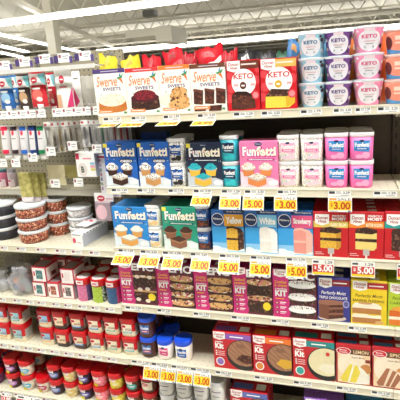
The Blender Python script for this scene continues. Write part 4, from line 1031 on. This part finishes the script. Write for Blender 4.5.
# clear packs of spatulas, brushes and tips
def pack(px, yt, yb, wpx, Y, label, tool, card='#e4e2de', group='clear packs of decorating tools', tag_col='#c8505a', name='tool_pack', alpha=.4, tone='#cfcdc6'):
    a = AT(px, yt, Y); b = AT(px, yb, Y); h = a.z - b.z; w = XP(px + wpx / 2, Y, a.z - h / 2) - XP(px - wpx / 2, Y, a.z - h / 2)
    t = tag(MB().box(-w / 2, .004, -h, w / 2, .0052, 0, M(card, .5)).build(name, loc=(a.x, Y, a.z)), label, 'tool pack', group)
    m, f = pillow(w * .94, h * .8, .012, CLEAR('blister' + tone, tone, alpha)); o = m.build('film', t, (0, .003, -h * .17))
    mb = MB(); mb.tube((0, .0, -h * .25), (0, .0, -h * .7), w * .13, M(tool, .35)); mb.loft([(w * .1, -h * .95), (w * .2, -h * .85), (w * .14, -h * .68)], M(tool, .35), n=10, ay=.3); mb.build('tool', t)
    A = Art(); A.R('header_card', W_, .02, .83, .98, .99); A.R('header_card', M(tag_col), .1, .87, .45, .95)
    A.put(lambda u, v, e: (-w / 2 + u * w, .0038 - e, -h + v * h), t)
    return t
for i, (px, Y, tool) in enumerate(((46, .08, '#a8a4a0'), (52.5, .12, '#8a8478'), (58, .15, '#b09a6a'), (63.5, .12, '#6f6a66'), (69, .16, '#7a6a58'), (75, .17, '#8a7f74'))):
    pack(px, 122 - i * .3, 154 - i * .8, 7, Y, 'slim clear pack with grey brown tool, %s right of the green tube' % ('first', 'second', 'third', 'fourth', 'fifth', 'sixth')[i], tool, card='#cbc6ba', alpha=.25)
for i, (px, tool) in enumerate(((49.5, '#7a7268'), (56, '#5f5a58'), (62, '#a89a86'), (68, '#6a625c'), (80, '#84808a'), (87, '#4a484c'), (93, '#9a8a80'))):
    pack(px, 121 - i * .2, 149 - i * .3, 6.5, .215, 'deeper tool pack close to the pegboard, %s of the deep row' % ('first', 'second', 'third', 'fourth', 'fifth', 'sixth', 'last')[i], tool, card='#bdb8ac', alpha=.2)
for i, (px, Y, tool) in enumerate(((83, .1, '#8f8c96'), (88.5, .13, '#55525a'), (94, .16, '#c9c7cc'))):
    pack(px, 120, 147, 7.5, Y, 'white backed pack with a grey spatula near the bay joint, %s of three' % ('left', 'middle', 'right')[i], tool, card='#d9d7d4')
for i, (px, tool, nm) in enumerate(((101, '#3f7a58', 'green'), (107, '#b8b4b2', 'white'), (113.5, '#8a2430', 'dark red'), (120, '#a82a36', 'red'), (126, '#8a2430', 'maroon'))):
    pack(px, 119.5, 148, 7, .17 + .012 * i, '%s brush pack in the shade left of the blue cupcake boxes' % nm, tool, card='#c9c4c0', tag_col='#b03040')
# third row plates and wares
for px, py, Y, lb in ((4, 164, .05, 'left edge price plate below the crimson tube'), (17, 164, .05, 'price plate below the blue tube'), (34, 158.5, .06, 'price plate below the green tube'), (52, 152.5, .07, 'price plate below the slim clear packs'), (73.5, 147, .08, 'price plate above the white stamp set'), (98, 150, .1, 'price plate right of the stamp set')):
    hook(px, py, Y, lb, w=.05, h=.04)
for px, py, Y, lb in ((56.5, 184.5, .1, 'lower price plate under the yellowish packs'), (79.5, 183.5, .1, 'lower price plate below the white stamp set')):
    hook(px, py, Y, lb, w=.052, h=.04)
for i, (px, cap, bod, nm) in enumerate(((4, '#3a6a70', '#b8647a', 'pink sprinkle bottle with teal cap'), (13, '#8a8a90', '#a89a9c', 'grey sprinkle bottle with pale label'))):
    a = AT(px, 169, .2); h = a.z - 1.262
    x = XP(px, .2, 1.3)
    t = tag(MB().loft([(.022, 0), (.024, .006), (.024, h * .8), (.02, h * .84)], M(bod, .3), n=18).build('sprinkle_bottle', loc=(x, .2, 1.262)), nm + ' on the grey ledge', 'bottle', 'bottles on the ledge')
    MB().loft([(.021, h * .84), (.021, h * .99), (.019, h)], M(cap, .35), n=18).build('cap', t)
    A = Art(); A.R('label_panel', M('#d9c9cc'), .1, .05, .9, .6); A.E('maker_logo', M('#b03a50'), .4, .5, .22, .08, 10); A.put(lambda u, v, e: (.0245 * math.sin((u - .5) * 2.4), -.0245 * math.cos((u - .5) * 2.4) - e, h * .75 * v), t, cols=8)
for i, (px, Y) in enumerate(((22.5, .085), (30, .115), (38, .142))):
    a = AT(px, 173, Y); b = AT(px, 201.5, Y); h = a.z - b.z; w = .062
    t = tag(MB().box(-w / 2, 0, -h * .84, w / 2, .02, 0, SP('gold', [('#a8a05a', .6), ('#c2b974', .4)], 60, .3), .002).build('gold_pack', loc=(a.x, Y, a.z)), 'olive gold pack hanging below the green tube, %s of three' % ('front', 'middle', 'rear')[i], 'pack', 'olive gold packs')
    MB().box(-w / 2, .002, -h, w / 2, .012, -h * .845, M('#e0d4d4')).build('base_card', t)
A = Art(); A.R('label_panel', W_, .1, .1, .55, .3); A.E('maker_logo', M('#c84a5a'), .22, .2, .08, .06, 10)
pouch(55, 165, 185, 18, .13, 'cream see through bag with yellow trim above the clear tubs', M('#d9cfa8', .4), A, d=.014, name='liner_bag', cat='bag', group='yellowish bags on the third row')
pouch(70, 165, 178, 13, .2, 'olive yellow bag deep on the third row', M('#b8ae6a', .4), None, d=.014, name='liner_bag', cat='bag', group='yellowish bags on the third row')
# stamp set: white box hanging in front of the joint
Y = .09; a = AT(84, 152.5, Y); b = AT(84, 177, Y); w = XP(93, Y, a.z - .05) - XP(74, Y, a.z - .05); h = a.z - b.z
t = tag(MB().box(-w / 2, 0, -h, w / 2, .06, 0, W_, .0015).build('stamp_set', loc=(a.x, Y, a.z)), 'white alphabet stamp set box with grey side, hanging at the end of the pegboard', 'box')
A = Art(); A.R('maker_logo', M('#d0405a'), .02, .72, .2, .97); A.R('lettering', M('#e08a9a'), .38, .72, .82, .78); A.E('picture', M('#e4dcd4'), .32, .3, .24, .28, 18); A.T('picture', M('#3a4a42'), 'B', .24, .18, .4, .44, .04)
for k, c in enumerate(('#8ab8d0', '#e0a0b0', '#d8d070')): A.R('colour_key', M(c), .74, .5 - k * .12, .98, .6 - k * .12)
A.put(lambda u, v, e: (-w / 2 + u * w, -e, -h + v * h), t)
A = Art(); A.R('side_print', M('#a9aab0'), 0, .02, 1, .98); A.put(lambda u, v, e: (w / 2 + e, .06 * u, -h + v * h), t)
MB().box(-.012, .02, 0, .012, .0212, .02, CLEAR('tab', '#e8e8e8', .6)).build('hang_tab', t)
# letter cutter tray
Y = .12; a = AT(113, 155, Y); b = AT(113, 197.5, Y); x0 = XP(99.5, Y, b.z + .1); x1 = XP(127, Y, b.z + .1); w = min(x1, -.004) - x0; h = a.z - b.z
t = tag(MB().box(-w / 2, 0, -h, w / 2, .025, 0, M('#e6e2e2', .45), .0015).build('letter_cutter_box', loc=(x0 + w / 2, Y, a.z)), 'tall white box edged with small coloured letters, left of the blue cupcake boxes', 'box')
A = Art()
for k, (ch, c) in enumerate(zip('FGSAERK', ('#c03a50', '#8a4a9a', '#3a8a5a', '#c03a50', '#3a6aa8', '#4a9a5a', '#8a4a9a'))): A.T('lettering', M(c), ch, .06, .84 - k * .11, .17, .91 - k * .11, .04)
for k, (ch, c) in enumerate(zip('LTIEEC', ('#6a6a72', '#3a8a5a', '#8ac04a', '#c03a50', '#3a6aa8', '#6a6a72'))): A.T('lettering', M(c), ch, .2 + k * .125, .04, .28 + k * .125, .1, .04)
A.R('banner', M('#b83a50'), 0, .0, 1, .012); A.R('banner', M('#c03a50'), .04, .93, .4, .98)
A.put(lambda u, v, e: (-w / 2 + u * w, -e, -h + v * h), t)
# pink roundel pack and flat white pouches
Y = .09; a = AT(101, 194, Y); b = AT(101, 221, Y); w = XP(109, Y, a.z) - XP(93, Y, a.z); h = a.z - b.z
t = tag(MB().box(-w / 2, 0, -h, w / 2, .05, -h * .3, M('#a8929a', .35), .003).box(-w * .6, .02, -h * .32, w * .6, .0215, 0, W_).build('baking_cup_pack', loc=(a.x, Y, a.z)), 'mauve baking cup pack with pink roundel and white header', 'pack')
A = Art(); A.E('roundel', M('#efc4cc'), .4, .33, .34, .27, 22); A.put(lambda u, v, e: (-w / 2 + u * w, -e, -h + v * h), t)
A = Art(); A.E('maker_logo', M('#c8243a'), .34, .8, .2, .11, 16); A.R('maker_logo', W_, .22, .78, .46, .82); A.R('lettering', M('#d88a94'), .6, .76, .95, .8); A.put(lambda u, v, e: (-w * .6 + u * w * 1.2, .02 - e, -h + v * h), t)
for i, (px, py, ln, rz) in enumerate(((97, 226, .13, .5), (103, 223, .1, .2))):
    Y = .17 + .0 * i
m, f = pillow(.075, .11, .022, M('#ece8ea', .4))
t = tag(m.build('icing_bag', loc=(XP(77, .02, LZ[3] + .03) + .014, .19, LZ[3] + .068 + .016)), 'white icing bag with red print lying on top of the long white box', 'bag'); t.rotation_euler = (math.radians(-89), 0, -.25)
A = Art(); A.E('maker_logo', M('#c8243a'), .7, .5, .14, .1, 12); A.R('lettering', M('#d85a6a'), .2, .4, .5, .5); put_soft(A, f, t)

# fourth shelf of the left bay: small red and white boxes, jars, cutter bags
z = LZ[4]; G = 'small red and white decoration boxes'
def cut_box(label, x0px, x1px, zb, h, Y, d, pic, rotz=0, x=None, group=G):
    xa = XP(x0px, Y, zb + h / 2); xb = XP(x1px, Y, zb + h / 2); w = xb - xa
    t = tag(MB().box(-w / 2, 0, 0, w / 2, d, h, M('#b8182c', .4), .0015).build('decoration_box', loc=((xa + xb) / 2, Y, zb), rotz=rotz), label, 'box', group)
    A = Art(); A.R('label_panel', M('#f0ebe8'), .05, .05, .95, .93); A.R('picture', pic, .28, .2, .74, .78); A.R('lettering', M('#c03a4a'), .1, .4, .22, .7); A.put(front(w, h), t)
    A = Art(); A.R('side_print', M('#ece4e2'), .04, .06, .96, .92); A.R('side_print', M('#7a3a40'), .4, .25, .75, .5); A.put(sidef(w, d, h), t)
    A = Art(); A.R('top_print', M('#8a7a7c'), .15, .12, .85, .85); A.put(topf(w, d, h), t)
    return (xa + xb) / 2, w, t
hb = .082
PICB = SP('candle_green', [('#4a7a78', .5), ('#2f5a6a', .3), ('#8ab0a0', .2)], 160); PICR = SP('biscuit', [('#a85a48', .5), ('#8a3a30', .3), ('#d8a890', .2)], 160); PICG = SP('grey_deco', [('#6a605c', .5), ('#a8a09a', .3), ('#3a3432', .2)], 160)
cut_box('lower red and white box with blue green window, beside the cutter bags', 33, 45.5, z, hb, .03, .1, PICB)
cut_box('upper red and white box with blue green window, beside the cutter bags', 32, 46, z + hb, hb, .03, .1, PICB)
cut_box('lower red and white box with a brick red window, in the middle', 47.5, 59, z, hb, .03, .1, PICR)
cut_box('lower red and white box with a grey window, beside the sprinkle jars', 62, 74, z, hb, .03, .1, PICG)
cut_box('upper red and white box with plain white face, beside the sprinkle jars', 60.5, 73.5, z + hb, hb, .03, .1, M('#e6dcd8'))
for i, (p, zz) in enumerate(((33, 0), (46, 0), (33, 1), (46, 1), (60, 0), (60, 1))):
    cut_box('red box in the rear row, %s %s' % (('lower', 'upper')[zz], ('behind the blue green window boxes', 'behind the brick red window box', 'behind the grey window box')[(0, 1, 0, 1, 2, 2)[i]]), p + 8, p + 20, z + zz * hb, hb, .14, .1, PICG)
G = 'shaker jars of sprinkles'
def jar(px, Y, label, cols, h=.122, dia=.08, x=None):
    r = dia / 2; x = XP(px, Y, z + h / 2) if x is None else x
    t = empty('sprinkle_jar', (x, Y, z), label, 'jar', G)
    n = len(cols)
    for k, c in enumerate(cols):
        m = MB(); seg = 12; a0 = -PI * .75 + 2 * PI * k / n - (0 if n > 1 else 0); i = m.mi(c)
        st = [a0 + (2 * PI / n) * q / seg for q in range(seg + 1)]
        pr = [(r * .9, 0), (r * .94, .005), (r * .94, h * .7)]
        for rr, zz in pr: m.v += [(rr * math.cos(a), rr * math.sin(a), zz) for a in st]
        for p_ in range(2):
            for q in range(seg):
                o = p_ * (seg + 1) + q; m.f.append((o, o + 1, o + seg + 2, o + seg + 1)); m.m.append(i); m.sm.append(True)
        m.build('chamber', t)
    l = MB().loft([(r * .97, h * .7), (r, h * .71), (r, h * .95), (r * .96, h), (r * .85, h), (r * .83, h - .003)], RLID, n=24).build('lid', t)
    MB().loft([(r * .8, h - .0025), (r * .8, h - .0015)], M('#d9d4d4', .35), n=24).build('lid_label', l)
    A = Art(); A.R('lid_band', M('#ecdede'), 0, 0, 1, 1); A.R('lid_band', M('#c8404a'), .25, .35, .75, .65)
    A.put(lambda u, v, e: ((r + .0004 + e) * math.sin((u - .5) * 1.1 - .1), -(r + .0004 + e) * math.cos((u - .5) * 1.1 - .1), h * (.75 + .18 * v)), l, cols=6)
    return t
PK = SP('pink_sugar', [('#d870a0', .7), ('#e490b4', .3)], 260); VI = SP('violet_sugar', [('#5a3f78', .7), ('#6f5490', .3)], 260); GR = SP('green_sugar', [('#3f8a3a', .5), ('#a8c83a', .5)], 80); DG = SP('green_mix', [('#2f6a4a', .6), ('#cfe0d0', .25), ('#1f4a38', .15)], 180); BL = SP('blue_sugar', [('#2f5a8a', .7), ('#3f6a98', .3)], 260); MG = SP('magenta_sugar', [('#c8307a', .7), ('#d8508f', .3)], 260); LM = SP('lime_sugar', [('#a8c83a', .7), ('#c0d860', .3)], 260)
jar(85, .056, 'shaker jar of pink and violet sugars with red lid', [PK, VI, PK, VI])
jar(100, .055, 'shaker jar of lime and dark green sprinkles with red lid', [LM, DG, GR, DG])
jar(114.5, .055, 'shaker jar of blue and magenta sugars with red lid, beside the cookie kits', [BL, MG, BL, MG])
for i, (px, Y) in enumerate(((90, .141), (104.5, .141), (119, .141), (108, .226), (122, .226))):
    jar(px, Y, 'shaker jar with red lid in the %s row, %s' % (('second', 'third')[i // 3], ('behind the pink jar', 'behind the lime jar', 'behind the blue jar', 'left one by the back panel', 'right one by the back panel')[i]), [PK, BL, GR, VI], h=.122)
G = 'bags of cookie cutters'
def cutter_bag(px, pyt, pyb, wpx, Y, label, tone, bits):
    a = AT(px, pyt, Y); zb = z; h = a.z - zb; w = XP(px + wpx / 2, Y, zb + h / 2) - XP(px - wpx / 2, Y, zb + h / 2)
    rnd = random.Random(px); r = w / 2
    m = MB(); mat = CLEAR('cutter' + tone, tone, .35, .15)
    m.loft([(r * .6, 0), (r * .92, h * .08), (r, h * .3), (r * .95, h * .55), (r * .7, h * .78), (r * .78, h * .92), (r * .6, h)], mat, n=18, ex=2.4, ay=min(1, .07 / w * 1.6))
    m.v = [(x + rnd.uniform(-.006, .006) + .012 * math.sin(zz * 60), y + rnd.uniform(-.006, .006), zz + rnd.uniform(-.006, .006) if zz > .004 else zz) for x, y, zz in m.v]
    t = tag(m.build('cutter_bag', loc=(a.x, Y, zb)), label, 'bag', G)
    for k, c in enumerate(bits):
        q = MB(); cx = (-.25 + .5 * (k % 3) / 2) * w; cz = h * (.42 - .2 * (k // 3)); n = 10
        r = min(w, h) * .17
        q.loft([(r, cz - .012), (r * 1.05, cz + .012)], M(c, .35), n=12, cap0=False, cap1=False, cx=cx, cy=0, ex=rnd.choice((2, 3.5, 1.4)), ay=.7); q.build('cutter', t)
    return t
cutter_bag(20, 265, 293, 22, .06, 'clear bag of coloured cookie cutters beside the red and white boxes', '#d4d4d8', ('#c8784a', '#5a9a8a', '#8a8a98', '#4a6a8a', '#b85a4a', '#8ab0a0'))
cutter_bag(-1, 270, 293, 14, .06, 'clear bag of pale cookie cutters at the left edge', '#dcdce0', ('#d0d0d4', '#b8b8c0', '#c8ccd0', '#a8a8b0'))
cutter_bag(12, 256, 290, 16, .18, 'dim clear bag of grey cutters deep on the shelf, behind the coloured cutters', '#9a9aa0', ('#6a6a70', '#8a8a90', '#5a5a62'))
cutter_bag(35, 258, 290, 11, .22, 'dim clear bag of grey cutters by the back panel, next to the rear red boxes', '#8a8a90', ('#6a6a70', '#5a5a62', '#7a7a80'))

# ------------------------------------------------------------------ pouches behind the top shelf boxes
z = SZ[1]
def stand_pouch(px, pyt, wpx, Y, label, mat, art=None, d=.05, lean=0, group='pouches behind the top shelf boxes', rot=0):
    a = AT(px, pyt, Y); h = a.z - z; w = XP(px + wpx / 2, Y, a.z - .03) - XP(px - wpx / 2, Y, a.z - .03)
    m, f = pillow(w, h, d, mat, seal=.05, n=14, crumple=.012)
    t = tag(m.build('baking_pouch', loc=(XP(px, Y, a.z - .03), Y, a.z)), label, 'pouch', group); t.rotation_euler[1] = rot
    if art: put_soft(art, f, t)
def pa(c1, c2):
    A = Art(); A.P('label_panel', c1, [(.1, .6), (.9, .72), (.9, .8), (.1, .7)]); A.P('label_panel', c2, [(.3, .84), (.7, .84), (.6, .93), (.3, .93)])
    return A
Y1 = .195
RB = M('#c8202e', .25)
stand_pouch(109, 56, 17, .14, 'yellow pouch behind the lemon cake box, left one', M('#e6d23a', .3), pa(M('#f0e27a'), M('#c8a82a')), rot=.1)
stand_pouch(130, 57, 20, .22, 'yellow pouch behind the raspberry cake box', M('#e0ca34', .3), pa(M('#f0e27a'), M('#c8a82a')), rot=-.12)
stand_pouch(152, 56, 18, .14, 'red pouch behind the cookie box, leftmost of the red pouches', RB, pa(M('#e8d8d8'), M('#a01020')))
stand_pouch(172, 49, 20, .22, 'tall red pouch behind the cookie box, pointed corner up', RB, pa(M('#e06a70'), M('#a01020')), rot=-.2)
stand_pouch(190, 53, 14, .14, 'dark red pouch between the two tall red pouches', M('#a81a28', .25), pa(M('#e8d8d8'), M('#a01020')))
stand_pouch(209, 47, 28, .22, 'largest red pouch, behind the brownie mix box', RB, pa(M('#f0e4e4'), M('#e05a60')), rot=-.15)
stand_pouch(230, 51, 16, .14, 'red pouch behind the red keto brownie box', M('#b81c2a', .25), pa(M('#e8d8d8'), M('#a01020')))
stand_pouch(246, 51.5, 22, .22, 'black pouch with white panel behind the keto boxes, left one', M('#26272a', .3), pa(M('#d8d8d6'), M('#d8d8d6')))
stand_pouch(266, 51.5, 20, .14, 'black pouch with white panel behind the keto boxes, right one', M('#2a2b2e', .3), pa(M('#d8d8d6'), M('#5a5a5c')))
stand_pouch(283, 51.5, 16, .22, 'dark green pouch behind the yellow keto cake box', M('#1f5a40', .3), pa(M('#c8d8c8'), M('#2f7a58')))
stand_pouch(296, 40, 15, .14, 'blue and tan pouch left of the blue dessert cups', M('#3f7ab0', .3), pa(M('#d8a05a'), M('#d8a05a')), rot=.15)
stand_pouch(330, 37, 18, .248, 'light blue pouch behind the blue and purple dessert cups', M('#6aa8d0', .3), pa(M('#e8e8e8'), M('#e0a05a')), rot=-.1, d=.01)
stand_pouch(357, 38, 19, .258, 'orange pouch behind the purple and pink dessert cups', M('#e07a3a', .3), pa(M('#f0b080'), M('#f0d8c0')), d=.01)
stand_pouch(392, 36, 24, .2, 'orange pouch behind the salmon bowls at the right edge', M('#e06a30', .3), pa(M('#f0b080'), M('#f0d8c0')), rot=.1)
